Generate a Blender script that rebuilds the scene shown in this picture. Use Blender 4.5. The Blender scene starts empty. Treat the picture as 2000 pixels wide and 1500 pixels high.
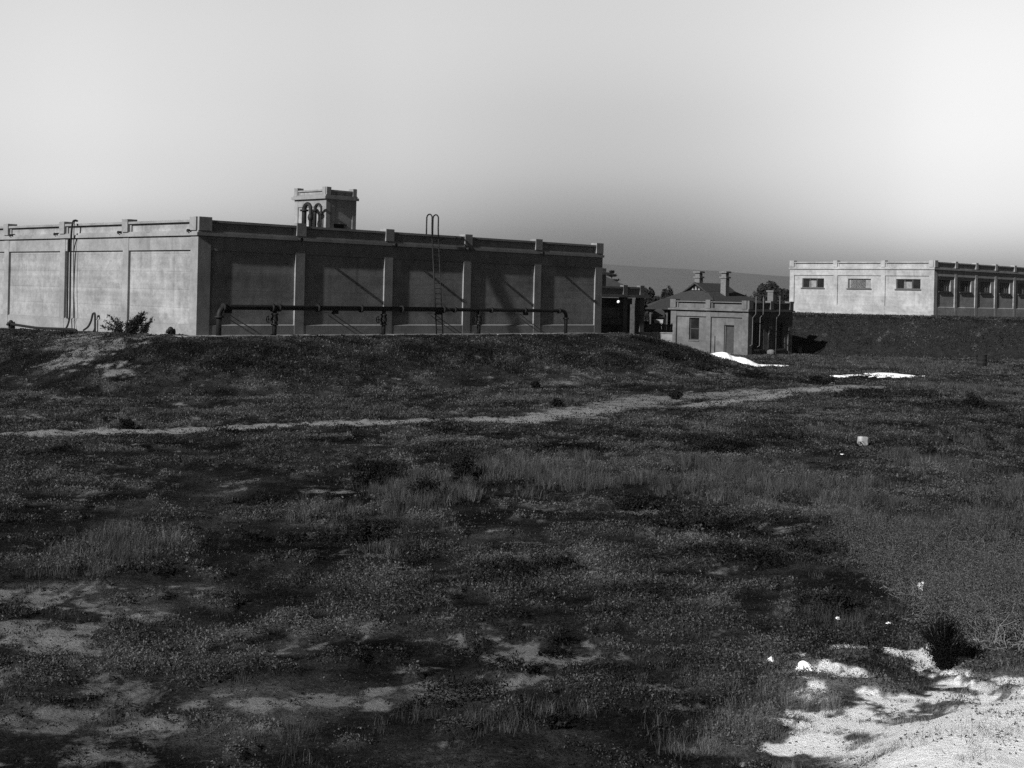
import bpy, math, random
import numpy as np
from mathutils import Vector, Matrix

random.seed(7)
rng = np.random.default_rng(11)
scene = bpy.context.scene
COL = scene.collection

# ------------------------------------------------------------------ camera
FPX = 2695.0                      # focal length in photo pixels (photo 2000 px wide)
HOR = 576.0                       # horizon row at the middle column
ROLL = math.radians(1.3)
CAMZ = 4.5
cam_data = bpy.data.cameras.new('camera')
cam = bpy.data.objects.new('camera', cam_data)
COL.objects.link(cam)
cam_data.sensor_width = 36.0
cam_data.lens = 36.0 * FPX / 2000.0
cam_data.shift_y = -(750.0 - HOR) / 2000.0
cam_data.clip_start = 0.1
cam_data.clip_end = 30000.0
cr, sr = math.cos(ROLL), math.sin(ROLL)
cam.matrix_world = Matrix(((cr, -sr, 0, 0), (0, 0, -1, 0), (sr, cr, 0, CAMZ), (0, 0, 0, 1)))
scene.camera = cam

# ------------------------------------------------------------------ plan directions shared by the concrete buildings
D2 = np.array([0.686, 0.728])      # along the shaded faces
D1 = np.array([-0.727, 0.686])     # along the sunlit faces
ROT = math.atan2(D2[1], D2[0])
GRAZE = math.radians(3.7)
ELEV = math.radians(28.0)
sx = -D2[0] * math.cos(GRAZE) + 0.728 * math.sin(GRAZE)
sy = -D2[1] * math.cos(GRAZE) - 0.686 * math.sin(GRAZE)
to_sun = Vector((sx * math.cos(ELEV), sy * math.cos(ELEV), math.sin(ELEV)))

# ------------------------------------------------------------------ sky and sun
world = bpy.data.worlds.new('World')
scene.world = world
world.use_nodes = True
wn, wl = world.node_tree.nodes, world.node_tree.links
wn.clear()
sky = wn.new('ShaderNodeTexSky')
sky.sky_type = 'NISHITA'
sky.sun_disc = False
sky.sun_elevation = ELEV
sky.sun_rotation = math.atan2(sx, sy)
sky.dust_density = 3.0
bw = wn.new('ShaderNodeRGBToBW')
tc = wn.new('ShaderNodeTexCoord')
sep = wn.new('ShaderNodeSeparateXYZ')
def sky_ramp(src, pts):
    r = wn.new('ShaderNodeValToRGB')
    r.color_ramp.interpolation = 'CARDINAL'
    el = r.color_ramp.elements
    while len(el) < len(pts):
        el.new(0.5)
    for e, (p, v) in zip(el, pts):
        e.position = p
        e.color = (v * 0.5, v * 0.5, v * 0.5, 1)
    wl.new(src, r.inputs[0])
    return wmath('MULTIPLY', r.outputs[0], 2.0)


def wmath(op, a, b):
    m = wn.new('ShaderNodeMath'); m.operation = op
    for i, x in enumerate((a, b)):
        if isinstance(x, (int, float)): m.inputs[i].default_value = x
        else: wl.new(x, m.inputs[i])
    return m.outputs[0]


wl.new(tc.outputs['Generated'], sep.inputs[0])
# sky dimmed behind, beside and overhead to keep fill off the shaded walls, brighter hazy air low over the land, dull band along the horizon
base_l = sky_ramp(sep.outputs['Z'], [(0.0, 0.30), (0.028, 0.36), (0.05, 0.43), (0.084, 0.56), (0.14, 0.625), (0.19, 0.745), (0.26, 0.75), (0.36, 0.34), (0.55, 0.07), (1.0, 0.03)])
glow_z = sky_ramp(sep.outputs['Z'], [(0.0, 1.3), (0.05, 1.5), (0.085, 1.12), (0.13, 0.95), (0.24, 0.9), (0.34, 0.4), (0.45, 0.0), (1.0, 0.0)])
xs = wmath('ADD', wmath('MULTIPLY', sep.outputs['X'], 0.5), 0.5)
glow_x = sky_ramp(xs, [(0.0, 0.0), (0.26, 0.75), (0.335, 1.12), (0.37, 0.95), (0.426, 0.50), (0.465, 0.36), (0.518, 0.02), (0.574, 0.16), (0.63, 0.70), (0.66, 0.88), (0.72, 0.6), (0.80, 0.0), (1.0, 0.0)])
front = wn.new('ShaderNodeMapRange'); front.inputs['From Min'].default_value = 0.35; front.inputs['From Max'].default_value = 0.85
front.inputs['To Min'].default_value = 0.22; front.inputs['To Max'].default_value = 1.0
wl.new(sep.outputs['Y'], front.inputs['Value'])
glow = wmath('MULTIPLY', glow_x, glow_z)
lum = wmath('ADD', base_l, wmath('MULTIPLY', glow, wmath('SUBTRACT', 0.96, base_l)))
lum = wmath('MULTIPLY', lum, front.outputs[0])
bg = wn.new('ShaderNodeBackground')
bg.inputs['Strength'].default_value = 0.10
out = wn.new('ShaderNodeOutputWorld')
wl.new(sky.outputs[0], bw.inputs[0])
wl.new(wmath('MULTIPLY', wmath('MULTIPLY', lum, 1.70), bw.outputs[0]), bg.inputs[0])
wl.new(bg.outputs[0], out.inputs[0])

sun_data = bpy.data.lights.new('sun', 'SUN')
sun_data.energy = 5.0
sun_data.angle = math.radians(0.5)
sun_data.color = (1.0, 1.0, 1.0)
sun = bpy.data.objects.new('sun', sun_data)
COL.objects.link(sun)
sun.rotation_euler = to_sun.to_track_quat('Z', 'Y').to_euler()
sun.location = (-30, -40, 60)

scene.view_settings.view_transform = 'Standard'
scene.view_settings.look = 'None'
scene.view_settings.exposure = 0.7
scene.view_settings.gamma = 1.0
scene.cycles.max_bounces = 5
scene.cycles.diffuse_bounces = 2
scene.cycles.volume_bounces = 0
scene.cycles.use_denoising = False


# ------------------------------------------------------------------ helpers
def ray(px, py):
    u = (px - 1000.0) / FPX
    v = (HOR - py) / FPX
    return np.array([u * cr - v * sr, 1.0, v * cr + u * sr])


def at(px, py, Y):
    """point of the place seen at photo pixel (px, py), Y metres in front"""
    return np.array([0, 0, CAMZ]) + ray(px, py) * Y


def gnd(px, py):
    """where the sight line through (px, py) meets the terrain"""
    d = ray(px, py)
    ys = np.geomspace(8, 400, 1600)
    z = CAMZ + d[2] * ys
    hz = height(d[0] * ys, ys)
    k = np.argmax(z < hz)
    Y = ys[k] if z[k] < hz[k] else 400.0
    return np.array([d[0] * Y, Y, float(height(np.array([d[0] * Y]), np.array([Y]))[0])])


def hash2(ix, iy, seed):
    n = (ix.astype(np.int64) * 374761393 + iy.astype(np.int64) * 668265263 + seed * 2147483647) & 0xFFFFFFFF
    n = ((n ^ (n >> 13)) * 1274126177) & 0xFFFFFFFF
    n = n ^ (n >> 16)
    return (n & 0xFFFFFF) / float(0xFFFFFF)


def vnoise(x, y, seed):
    ix, iy = np.floor(x), np.floor(y)
    fx, fy = x - ix, y - iy
    fx = fx * fx * (3 - 2 * fx); fy = fy * fy * (3 - 2 * fy)
    a = hash2(ix, iy, seed); b = hash2(ix + 1, iy, seed)
    c = hash2(ix, iy + 1, seed); d = hash2(ix + 1, iy + 1, seed)
    return (a * (1 - fx) + b * fx) * (1 - fy) + (c * (1 - fx) + d * fx) * fy


def fbm(x, y, scale, seed, octv=4):
    s, a, t = 0.0, 1.0, 0.0
    f = 1.0 / scale
    for o in range(octv):
        s = s + a * vnoise(x * f + 17.3 * o, y * f - 9.1 * o, seed + o)
        t += a; a *= 0.55; f *= 2.03
    return s / t


def sstep(a, b, x):
    t = np.clip((x - a) / (b - a), 0, 1)
    return t * t * (3 - 2 * t)


T1 = np.array([-15.68, 69.0])       # near corner of the near tank (plan)
T1A, T1B = 31.4, 39.9               # lengths of its shaded and sunlit faces
T2 = np.array([43.7, 143.0])        # near corner of the far tank
T2A, T2B = 35.2, 17.7
MH1, MH2 = 2.1, 3.16                # heights of the two earth mounds


def height(X, Y):
    X = np.asarray(X, float); Y = np.asarray(Y, float)
    dx, dy = X - T1[0], Y - T1[1]
    a = dx * D2[0] + dy * D2[1]
    b = dx * D1[0] + dy * D1[1]
    da = np.maximum(np.maximum(-a, (a - T1A) * 1.25), 0)
    db = np.maximum(np.maximum(-b, b - T1B), 0)
    d = np.hypot(da, db)
    d = d + (fbm(X, Y, 6.0, 3, 3) - 0.5) * 1.0 * sstep(2.5, 6, d)
    t = np.clip((12.4 - d) / (12.4 - 2.2), 0, 1)
    t = 0.6 * t + 0.4 * t * t * (3 - 2 * t)
    top = MH1 - 0.03 - 0.016 * np.clip(b, 0, 30)
    z1 = top * t
    # far mound: an even bank rising to the foot of the far tank
    e = X - T2[0]
    front = np.where(e < 0, T2[1] - e * (0.686 / 0.727), T2[1] + e * (0.728 / 0.686)) - 1.6
    t2 = np.clip((Y - 119.3 - (fbm(X, Y, 5.0, 15, 3) - 0.5) * 1.6) / 6.6, 0, 1)
    t2 = 0.75 * t2 + 0.25 * t2 * t2 * (3 - 2 * t2)
    t2 = t2 * sstep(17.0, 23.5, X - (Y - 120) * 0.10)
    t2 = t2 * (1 - sstep(190, 215, Y))
    z2 = MH2 * t2
    # sandy bank the photographer stands behind
    sd = ((X - 2.6) * (13.2 - 16.7) + (Y - 13.2) * (6.6 - 2.6)) / math.hypot(4.0, 3.5)
    z3 = 0.62 * sstep(0.1, -1.6, sd + (fbm(X, Y, 1.2, 31, 3) - 0.5) * 0.35) * sstep(2.0, 4.2, X)
    near = 1 - sstep(60, 160, Y)
    und = (fbm(X, Y, 9.0, 5, 3) - 0.5) * 0.30 * sstep(0, 1, 1 - t) + (fbm(X, Y, 1.3, 8, 3) - 0.5) * 0.14 * near
    und = und * (1 - 0.8 * sstep(6, 0, d)) * (1 - 0.35 * np.minimum(t2 * 3, 1))
    far = -0.0
    return np.maximum(z1, z2) + z3 + und + far


def tag(o, label=None, cat=None, group=None, kind=None):
    if label: o['label'] = label
    if cat: o['category'] = cat
    if group: o['group'] = group
    if kind: o['kind'] = kind
    return o


def thing(name, label, cat, loc=(0, 0, 0), rz=0.0, group=None):
    o = bpy.data.objects.new(name, None)
    o.empty_display_size = 0.3
    COL.objects.link(o)
    o.location = tuple(float(c) for c in loc)
    o.rotation_euler = (0, 0, rz)
    return tag(o, label, cat, group)


class MB:
    def __init__(self):
        self.v, self.f = [], []

    def box(self, x0, x1, y0, y1, z0, z1):
        n = len(self.v)
        self.v += [(x0, y0, z0), (x1, y0, z0), (x1, y1, z0), (x0, y1, z0), (x0, y0, z1), (x1, y0, z1), (x1, y1, z1), (x0, y1, z1)]
        self.f += [(n, n + 3, n + 2, n + 1), (n + 4, n + 5, n + 6, n + 7), (n, n + 1, n + 5, n + 4), (n + 1, n + 2, n + 6, n + 5), (n + 2, n + 3, n + 7, n + 6), (n + 3, n, n + 4, n + 7)]
        return self

    def fbox(self, face, s0, s1, p0, p1, z0, z1):
        """box on a wall: s along the face, p outward, in building-local axes"""
        if face == 'r':
            return self.box(s0, s1, -p1, -p0, z0, z1)
        return self.box(-p1, -p0, s0, s1, z0, z1)

    def wall(self, face, s0, s1, z0, z1, p0, p1, holes):
        ss = sorted(set([s0, s1] + [h[0] for h in holes] + [h[1] for h in holes]))
        for a, b in zip(ss[:-1], ss[1:]):
            hs = sorted((h[2], h[3]) for h in holes if h[0] <= a + 1e-6 and h[1] >= b - 1e-6)
            z = z0
            for lo, hi in hs:
                if lo > z + 1e-6:
                    self.fbox(face, a, b, p0, p1, z, lo)
                z = hi
            if z < z1 - 1e-6:
                self.fbox(face, a, b, p0, p1, z, z1)
        return self

    def tube(self, pts, r, seg=10, caps=True):
        pts = [Vector(tuple(map(float, p))) for p in pts]
        rs = r if hasattr(r, '__len__') else [r] * len(pts)
        n0 = len(self.v)
        prev = None
        for i, p in enumerate(pts):
            a = pts[max(i - 1, 0)]; b = pts[min(i + 1, len(pts) - 1)]
            t = (b - a).normalized()
            if prev is None:
                up = Vector((0, 0, 1)) if abs(t.z) < 0.9 else Vector((1, 0, 0))
                u = t.cross(up).normalized()
            else:
                u = (prev - t * prev.dot(t)).normalized()
            prev = u
            w = t.cross(u)
            for k in range(seg):
                an = 2 * math.pi * k / seg
                q = p + (u * math.cos(an) + w * math.sin(an)) * rs[i]
                self.v.append(tuple(q))
        for i in range(len(pts) - 1):
            for k in range(seg):
                a = n0 + i * seg + k; b = n0 + i * seg + (k + 1) % seg
                self.f.append((a, b, b + seg, a + seg))
        if caps:
            self.f.append(tuple(n0 + k for k in range(seg))[::-1])
            self.f.append(tuple(n0 + (len(pts) - 1) * seg + k for k in range(seg)))
        return self

    def poly(self, pts):
        n = len(self.v)
        self.v += [tuple(map(float, p)) for p in pts]
        self.f.append(tuple(range(n, n + len(pts))))
        return self

    def prism(self, pts, off):
        """flat outline pts pushed along off"""
        n = len(self.v); m = len(pts)
        self.v += [tuple(map(float, p)) for p in pts]
        self.v += [tuple(float(a + b) for a, b in zip(p, off)) for p in pts]
        self.f.append(tuple(range(n, n + m))); self.f.append(tuple(range(n + m, n + 2 * m))[::-1])
        for k in range(m):
            a, b = n + k, n + (k + 1) % m
            self.f.append((a, a + m, b + m, b))
        return self

    def build(self, name, m, parent=None, smooth=False):
        me = bpy.data.meshes.new(name)
        me.from_pydata(self.v, [], self.f)
        import bmesh
        bm = bmesh.new(); bm.from_mesh(me)
        bmesh.ops.recalc_face_normals(bm, faces=bm.faces[:])
        bm.to_mesh(me); bm.free()
        if smooth:
            me.polygons.foreach_set('use_smooth', [len(p.vertices) == 4 for p in me.polygons])
        me.materials.append(m)
        o = bpy.data.objects.new(name, me)
        COL.objects.link(o)
        if parent: o.parent = parent
        return o


def arc(c, r, a0, a1, e1, e2, n=8):
    c, e1, e2 = np.array(c, float), np.array(e1, float), np.array(e2, float)
    return [c + r * (math.cos(a) * e1 + math.sin(a) * e2) for a in np.linspace(a0, a1, n)]


def np_mesh(name, verts, faces, m, attrs=None, parent=None, smooth=False):
    """verts (n,3), faces (k,3) or (k,4)"""
    me = bpy.data.meshes.new(name)
    nv, nf, c = len(verts), len(faces), faces.shape[1]
    me.vertices.add(nv); me.loops.add(nf * c); me.polygons.add(nf)
    me.vertices.foreach_set('co', np.ascontiguousarray(verts, np.float32).ravel())
    me.loops.foreach_set('vertex_index', np.ascontiguousarray(faces, np.int32).ravel())
    me.polygons.foreach_set('loop_start', np.arange(0, nf * c, c, dtype=np.int32))
    if smooth:
        me.polygons.foreach_set('use_smooth', np.ones(nf, bool))
    me.update(calc_edges=True)
    for k, arr in (attrs or {}).items():
        at_ = me.attributes.new(k, 'FLOAT', 'POINT')
        at_.data.foreach_set('value', np.ascontiguousarray(arr, np.float32))
    me.materials.append(m)
    o = bpy.data.objects.new(name, me)
    COL.objects.link(o)
    if parent: o.parent = parent
    return o


# ------------------------------------------------------------------ materials
def mat_new(name):
    m = bpy.data.materials.new(name); m.use_nodes = True
    n, l = m.node_tree.nodes, m.node_tree.links
    b = n['Principled BSDF']
    b.inputs['Specular IOR Level'].default_value = 0.15
    b.inputs['Roughness'].default_value = 0.9
    return m, n, l, b


def noise_node(n, l, src, scale, detail=4, rough=0.6, sc=(1, 1, 1)):
    mp = n.new('ShaderNodeMapping'); mp.inputs['Scale'].default_value = sc
    l.new(src, mp.inputs['Vector'])
    t = n.new('ShaderNodeTexNoise'); t.inputs['Scale'].default_value = scale
    t.inputs['Detail'].default_value = detail; t.inputs['Roughness'].default_value = rough
    l.new(mp.outputs[0], t.inputs['Vector'])
    return t.outputs['Fac']


def mrange(n, l, src, a, b, c, d):
    r = n.new('ShaderNodeMapRange')
    r.inputs['From Min'].default_value = a; r.inputs['From Max'].default_value = b
    r.inputs['To Min'].default_value = c; r.inputs['To Max'].default_value = d
    l.new(src, r.inputs['Value'])
    return r.outputs[0]


def mathn(n, l, op, a, b):
    m = n.new('ShaderNodeMath'); m.operation = op
    for i, x in enumerate((a, b)):
        if isinstance(x, (int, float)): m.inputs[i].default_value = x
        else: l.new(x, m.inputs[i])
    return m.outputs[0]


def concrete(name, base, amount=0.35, lift=0.12, rough=0.95, joint=0.0):
    m, n, l, b = mat_new(name)
    t = n.new('ShaderNodeTexCoord').outputs['Object']
    big = mrange(n, l, noise_node(n, l, t, 0.55, 5, 0.62), 0.32, 0.68, 1 - amount, 1 + amount * 0.6)
    blot = mrange(n, l, noise_node(n, l, t, 2.3, 6, 0.7), 0.3, 0.7, 1 - amount * 0.7, 1 + amount * 0.45)
    streak = mrange(n, l, noise_node(n, l, t, 1.0, 5, 0.65, (3.2, 3.2, 0.35)), 0.35, 0.65, 1 - amount * 0.12, 1 + amount * 0.10)
    band = mrange(n, l, noise_node(n, l, t, 1.0, 2, 0.5, (0.05, 0.05, 2.6)), 0.35, 0.65, 1 - lift, 1 + lift)
    mid = mrange(n, l, noise_node(n, l, t, 6.5, 6, 0.75, (1.0, 1.0, 1.5)), 0.3, 0.7, 1 - amount * 0.55, 1 + amount * 0.45)
    fine = mrange(n, l, noise_node(n, l, t, 22.0, 3, 0.7), 0.3, 0.7, 0.88, 1.1)
    fine = mathn(n, l, 'MULTIPLY', fine, mid)
    smudge = mrange(n, l, noise_node(n, l, t, 1.1, 7, 0.72, (1.0, 1.0, 1.6)), 0.50, 0.72, 1.0, 1 - amount * 0.9)
    v = mathn(n, l, 'MULTIPLY', big, blot)
    v = mathn(n, l, 'MULTIPLY', v, smudge)
    v = mathn(n, l, 'MULTIPLY', v, streak)
    v = mathn(n, l, 'MULTIPLY', v, band)
    run = mrange(n, l, noise_node(n, l, t, 1.0, 4, 0.6, (2.2, 2.2, 0.10)), 0.58, 0.72, 1.0, 1 - amount * 0.75)
    v = mathn(n, l, 'MULTIPLY', v, run)
    sz = n.new('ShaderNodeSeparateXYZ'); l.new(t, sz.inputs[0])
    fr = mathn(n, l, 'ABSOLUTE', mathn(n, l, 'SUBTRACT', mathn(n, l, 'FRACT', mathn(n, l, 'MULTIPLY', sz.outputs['Z'], 1.09), 0.0), 0.5), 0.0)
    gap = mrange(n, l, mathn(n, l, 'ADD', fr, mathn(n, l, 'MULTIPLY', noise_node(n, l, t, 3.0, 3, 0.6), 0.05)), 0.025, 0.06, 1 - joint, 1.0)
    v = mathn(n, l, 'MULTIPLY', v, gap)
    v = mathn(n, l, 'MULTIPLY', v, fine)
    v = mathn(n, l, 'MULTIPLY', v, base)
    l.new(v, b.inputs['Base Color'])
    b.inputs['Roughness'].default_value = rough
    b.inputs['Specular IOR Level'].default_value = 0.05
    bp = n.new('ShaderNodeBump'); bp.inputs['Strength'].default_value = 0.12; bp.inputs['Distance'].default_value = 0.02
    l.new(noise_node(n, l, t, 9.0, 5, 0.7), bp.inputs['Height'])
    l.new(bp.outputs[0], b.inputs['Normal'])
    return m


def plain(name, val, rough=0.8, var=0.25, scale=6.0, spec=0.15, metal=0.0):
    m, n, l, b = mat_new(name)
    t = n.new('ShaderNodeTexCoord').outputs['Object']
    v = mrange(n, l, noise_node(n, l, t, scale, 5, 0.65), 0.3, 0.7, val * (1 - var), val * (1 + var))
    l.new(v, b.inputs['Base Color'])
    b.inputs['Roughness'].default_value = rough
    b.inputs['Specular IOR Level'].default_value = spec
    b.inputs['Metallic'].default_value = metal
    return m


def leafmat(name, gain=1.0):
    m, n, l, b = mat_new(name)
    n.remove(b)
    a = n.new('ShaderNodeAttribute'); a.attribute_name = 'tone'
    v = mathn(n, l, 'MULTIPLY', a.outputs['Fac'], gain)
    d = n.new('ShaderNodeBsdfDiffuse')
    tr = n.new('ShaderNodeBsdfTranslucent')
    mx = n.new('ShaderNodeMixShader'); mx.inputs[0].default_value = 0.22
    l.new(v, d.inputs['Color']); l.new(v, tr.inputs['Color'])
    l.new(d.outputs[0], mx.inputs[1]); l.new(tr.outputs[0], mx.inputs[2])
    l.new(mx.outputs[0], n['Material Output'].inputs['Surface'])
    return m


M_TANK = concrete('tank_concrete', 0.215, 0.30, 0.10, 0.95, 0.22)
M_TRIM = concrete('trim_concrete', 0.19, 0.22, 0.03)
M_FAR = concrete('far_tank_concrete', 0.265, 0.26, 0.06, 0.95, 0.12)
M_OFF = concrete('office_render', 0.105, 0.30, 0.04)
M_VH = concrete('valve_house_render', 0.12, 0.3, 0.05)
M_PATH = concrete('walkway_concrete', 0.20, 0.4, 0.0)
M_IRON = plain('black_iron', 0.008, 0.65, 0.4, 8, 0.2)
M_HOSE = plain('dark_hose', 0.010, 0.8, 0.3, 9)
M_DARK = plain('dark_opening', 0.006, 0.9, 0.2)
M_GLASS = plain('dusty_glass', 0.010, 0.3, 0.6, 1.5, 0.2)
M_DUSTY = plain('whitened_glass', 0.16, 0.6, 0.5, 2.0, 0.3)
M_FRAME = plain('window_paint', 0.06, 0.7, 0.3)
M_PALEP = plain('pale_board', 0.16, 0.8, 0.3, 3)
M_DOOR = plain('door_paint', 0.034, 0.7, 0.25, 4)
M_ROOF = plain('slate_roof', 0.028, 0.85, 0.35, 7)
M_BRICK = plain('chimney_brick', 0.10, 0.9, 0.35, 9)
M_WOOD = plain('weathered_wood', 0.05, 0.9, 0.4, 6)
M_WHITE = plain('white_paint', 0.75, 0.7, 0.08)
M_LIME = plain('white_lime', 0.86, 0.95, 0.06, 3)
M_STONE = plain('pale_stone', 0.24, 0.9, 0.35, 5)
M_SACK = plain('sacking', 0.11, 0.95, 0.3, 8)
M_DRUM = plain('rusty_drum', 0.010, 0.8, 0.5, 6)
M_PIPEL = plain('galvanised_pipe', 0.085, 0.6, 0.3, 6)
M_BARK = plain('bark', 0.03, 0.95, 0.4, 9)
M_LEAF = leafmat('foliage')
M_GRASS = leafmat('grass_blades')


def ground_material():
    m, n, l, b = mat_new('ground_surface')
    t = n.new('ShaderNodeTexCoord').outputs['Object']
    a = n.new('ShaderNodeAttribute'); a.attribute_name = 'soil'
    a2 = n.new('ShaderNodeAttribute'); a2.attribute_name = 'tone'
    nz = noise_node(n, l, t, 1.6, 7, 0.7)
    nz2 = noise_node(n, l, t, 9.0, 6, 0.75)
    edge = mathn(n, l, 'ADD', a.outputs['Fac'], mathn(n, l, 'MULTIPLY', mathn(n, l, 'SUBTRACT', nz2, 0.5), 1.6))
    fac = mrange(n, l, edge, 0.15, 0.85, 0.0, 1.0)
    nz3 = noise_node(n, l, t, 34.0, 5, 0.8)
    dark = mathn(n, l, 'MULTIPLY', a2.outputs['Fac'], mrange(n, l, nz2, 0.3, 0.7, 0.5, 1.6))
    dark = mathn(n, l, 'MULTIPLY', dark, mrange(n, l, nz3, 0.32, 0.68, 0.35, 1.9))
    dark = mathn(n, l, 'MULTIPLY', dark, mrange(n, l, nz, 0.3, 0.7, 0.7, 1.35))
    a3 = n.new('ShaderNodeAttribute'); a3.attribute_name = 'pale'
    pale = mathn(n, l, 'MULTIPLY', a3.outputs['Fac'], mrange(n, l, nz2, 0.25, 0.75, 0.78, 1.2))
    pale = mathn(n, l, 'MULTIPLY', pale, mrange(n, l, nz3, 0.2, 0.42, 0.72, 1.03))
    mx = n.new('ShaderNodeMix'); mx.data_type = 'FLOAT'
    l.new(fac, mx.inputs[0]); l.new(dark, mx.inputs[2]); l.new(pale, mx.inputs[3])
    l.new(mx.outputs[0], b.inputs['Base Color'])
    b.inputs['Specular IOR Level'].default_value = 0.0
    b.inputs['Roughness'].default_value = 1.0
    bp = n.new('ShaderNodeBump'); bp.inputs['Strength'].default_value = 1.0; bp.inputs['Distance'].default_value = 0.06
    l.new(mathn(n, l, 'ADD', nz2, mathn(n, l, 'MULTIPLY', nz3, 0.7)), bp.inputs['Height'])
    l.new(bp.outputs[0], b.inputs['Normal'])
    return m


# ------------------------------------------------------------------ ground cover map (what grows where, in metres on the ground)
def ell(px, py, rx, ry):
    p = gnd(px, py)
    q = gnd(px, py + ry); r = gnd(px, py - ry)
    return (p[0], p[1], rx * p[1] / FPX, max((r[1] - q[1]) * 0.5, 0.05))


SOIL = [  # bare pale earth: photo position, half sizes, strength
    (130, 1165, 150, 22, 0.85), (60, 1215, 70, 14, 0.9), (400, 1160, 60, 14, 0.8), (250, 1190, 60, 12, 0.7), (90, 1250, 75, 10, 0.85),
    (330, 1178, 70, 10, 0.6), (610, 1245, 60, 16, 0.95), (760, 1228, 40, 10, 0.7), (930, 1240, 70, 18, 0.9), (1050, 1262, 70, 18, 0.9),
    (1000, 1290, 60, 16, 0.9), (900, 1330, 60, 14, 0.8), (1000, 1305, 40, 12, 0.7), (820, 1350, 60, 14, 0.55), (700, 1352, 50, 10, 0.5), (150, 1400, 110, 16, 0.6),
    (480, 1385, 90, 14, 0.5), (330, 1410, 80, 12, 0.5), (620, 1395, 60, 14, 0.4), (1110, 1228, 50, 8, 0.6),
    (60, 1430, 120, 20, 0.6), (380, 1440, 200, 14, 0.6), (1290, 1370, 50, 12, 0.6), (1250, 1405, 60, 10, 0.6),
    (1290, 1010, 35, 8, 0.8), (735, 1100, 40, 8, 0.6), (730, 868, 60, 5, 0.4), (400, 895, 40, 6, 0.35), (950, 1050, 40, 6, 0.4),
    (170, 779, 70, 4, 0.9), (80, 806, 60, 7, 0.55), (260, 800, 60, 5, 0.4), (370, 788, 40, 4, 0.45), (650, 775, 25, 6, 0.5), (560, 772, 20, 3, 0.4),
    (190, 680, 60, 12, 1.1), (120, 712, 50, 10, 1.1), (150, 665, 50, 10, 0.95), (240, 662, 70, 10, 0.8), (215, 722, 28, 8, 0.95), (250, 727, 20, 5, 0.7),
    (1135, 737, 25, 10, 0.5), (1095, 748, 30, 4, 0.6), (1410, 738, 35, 8, 0.85), (1250, 785, 45, 5, 0.5), (1530, 765, 110, 4, 0.75),
    (1620, 757, 50, 5, 0.8), (1400, 770, 60, 5, 0.5), (1300, 775, 70, 5, 0.4),
    (1700, 703, 160, 5, 0.35), (1800, 716, 130, 5, 0.4), (1860, 700, 70, 6, 0.4), (1830, 760, 110, 4, 0.3), (1800, 820, 120, 4, 0.3),
    (1640, 1090, 40, 8, 0.4), (1530, 1120, 60, 6, 0.3), (1640, 1055, 40, 6, 0.5),
    (1810, 645, 50, 4, 0.15),
]
SAND = [(1700, 1400, 160, 70), (1880, 1390, 190, 90), (1640, 1440, 150, 36), (1690, 1345, 110, 22), (1800, 1300, 60, 16), (1960, 1350, 120, 60), (1640, 1440, 200, 60), (1440, 1462, 120, 14), (1900, 1480, 300, 80),
        (1505, 1297, 14, 5), (1572, 1306, 24, 8), (1655, 1282, 40, 7), (1600, 1360, 80, 10)]
TRACK = [(22, 850), (200, 846), (380, 841), (520, 833), (640, 829), (800, 825), (920, 820), (1010, 824), (1080, 812), (1150, 803), (1260, 800), (1340, 796), (1430, 785), (1520, 772), (1640, 757)]
TRACK2 = [(1100, 812), (1210, 792), (1300, 780), (1400, 773), (1500, 768), (1600, 760), (1660, 757)]
DARKP = [  # bare dark earth
    (430, 960, 220, 45, 0.9), (560, 1010, 130, 40, 0.9), (250, 870, 230, 18, 0.5), (480, 1040, 180, 22, 0.8), (700, 868, 120, 10, 0.5), (1150, 880, 160, 16, 0.6), (1010, 1010, 140, 40, 0.7),
    (1080, 960, 90, 14, 0.8), (1240, 950, 130, 12, 0.8), (560, 1095, 150, 20, 0.6), (130, 1040, 110, 25, 0.6), (1380, 1100, 150, 26, 0.6), (1520, 1130, 140, 14, 0.6), (1480, 905, 60, 5, 0.8),
    (1000, 1330, 40, 12, 0.9), (930, 1370, 50, 14, 0.9), (1080, 1290, 30, 12, 0.9), (1400, 880, 100, 10, 0.6), (1500, 840, 160, 12, 0.5), (1750, 740, 140, 5, 0.4), (1850, 790, 120, 8, 0.5),
    (1380, 1180, 200, 26, 0.35)]
DARKV = [  # low dark leafy weeds
    (1000, 1335, 60, 12, 1), (930, 1370, 60, 12, 1), (1080, 1290, 40, 14, 1), (870, 1395, 60, 12, 1), (1120, 1262, 50, 10, .9), (1330, 688, 60, 10, .6), (1390, 720, 50, 6, .6), (1270, 668, 40, 6, .5),
    (1345, 1028, 110, 14, 1), (1480, 1050, 80, 10, .8), (1440, 1095, 50, 14, 1), (1590, 1078, 60, 14, 1), (700, 1045, 70, 22, 1), (880, 840, 60, 10, .8), (1120, 880, 90, 12, .8), (1380, 1085, 60, 12, .9),
    (460, 846, 60, 4, .8), (1400, 870, 80, 14, .9), (1500, 850, 70, 12, .8), (1100, 1110, 50, 10, 1), (1000, 1120, 50, 10, .9), (820, 1105, 30, 8, .9), (960, 1080, 50, 10, .8), (1620, 1180, 90, 20, .9),
    (1280, 1160, 90, 10, .8), (1180, 1190, 60, 10, .8), (1060, 1420, 50, 10, .7), (300, 1120, 80, 8, .8), (420, 1215, 60, 10, .6), (60, 1290, 60, 10, .6), (560, 1050, 120, 6, .8), (640, 1020, 80, 6, .7),
    (500, 990, 60, 8, .7), (1700, 775, 160, 6, .8), (1850, 800, 100, 8, .7), (1500, 742, 50, 4, .7), (1240, 980, 70, 20, .8), (720, 930, 50, 24, .8), (930, 905, 40, 20, .8), (1750, 870, 100, 8, .7)]
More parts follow.
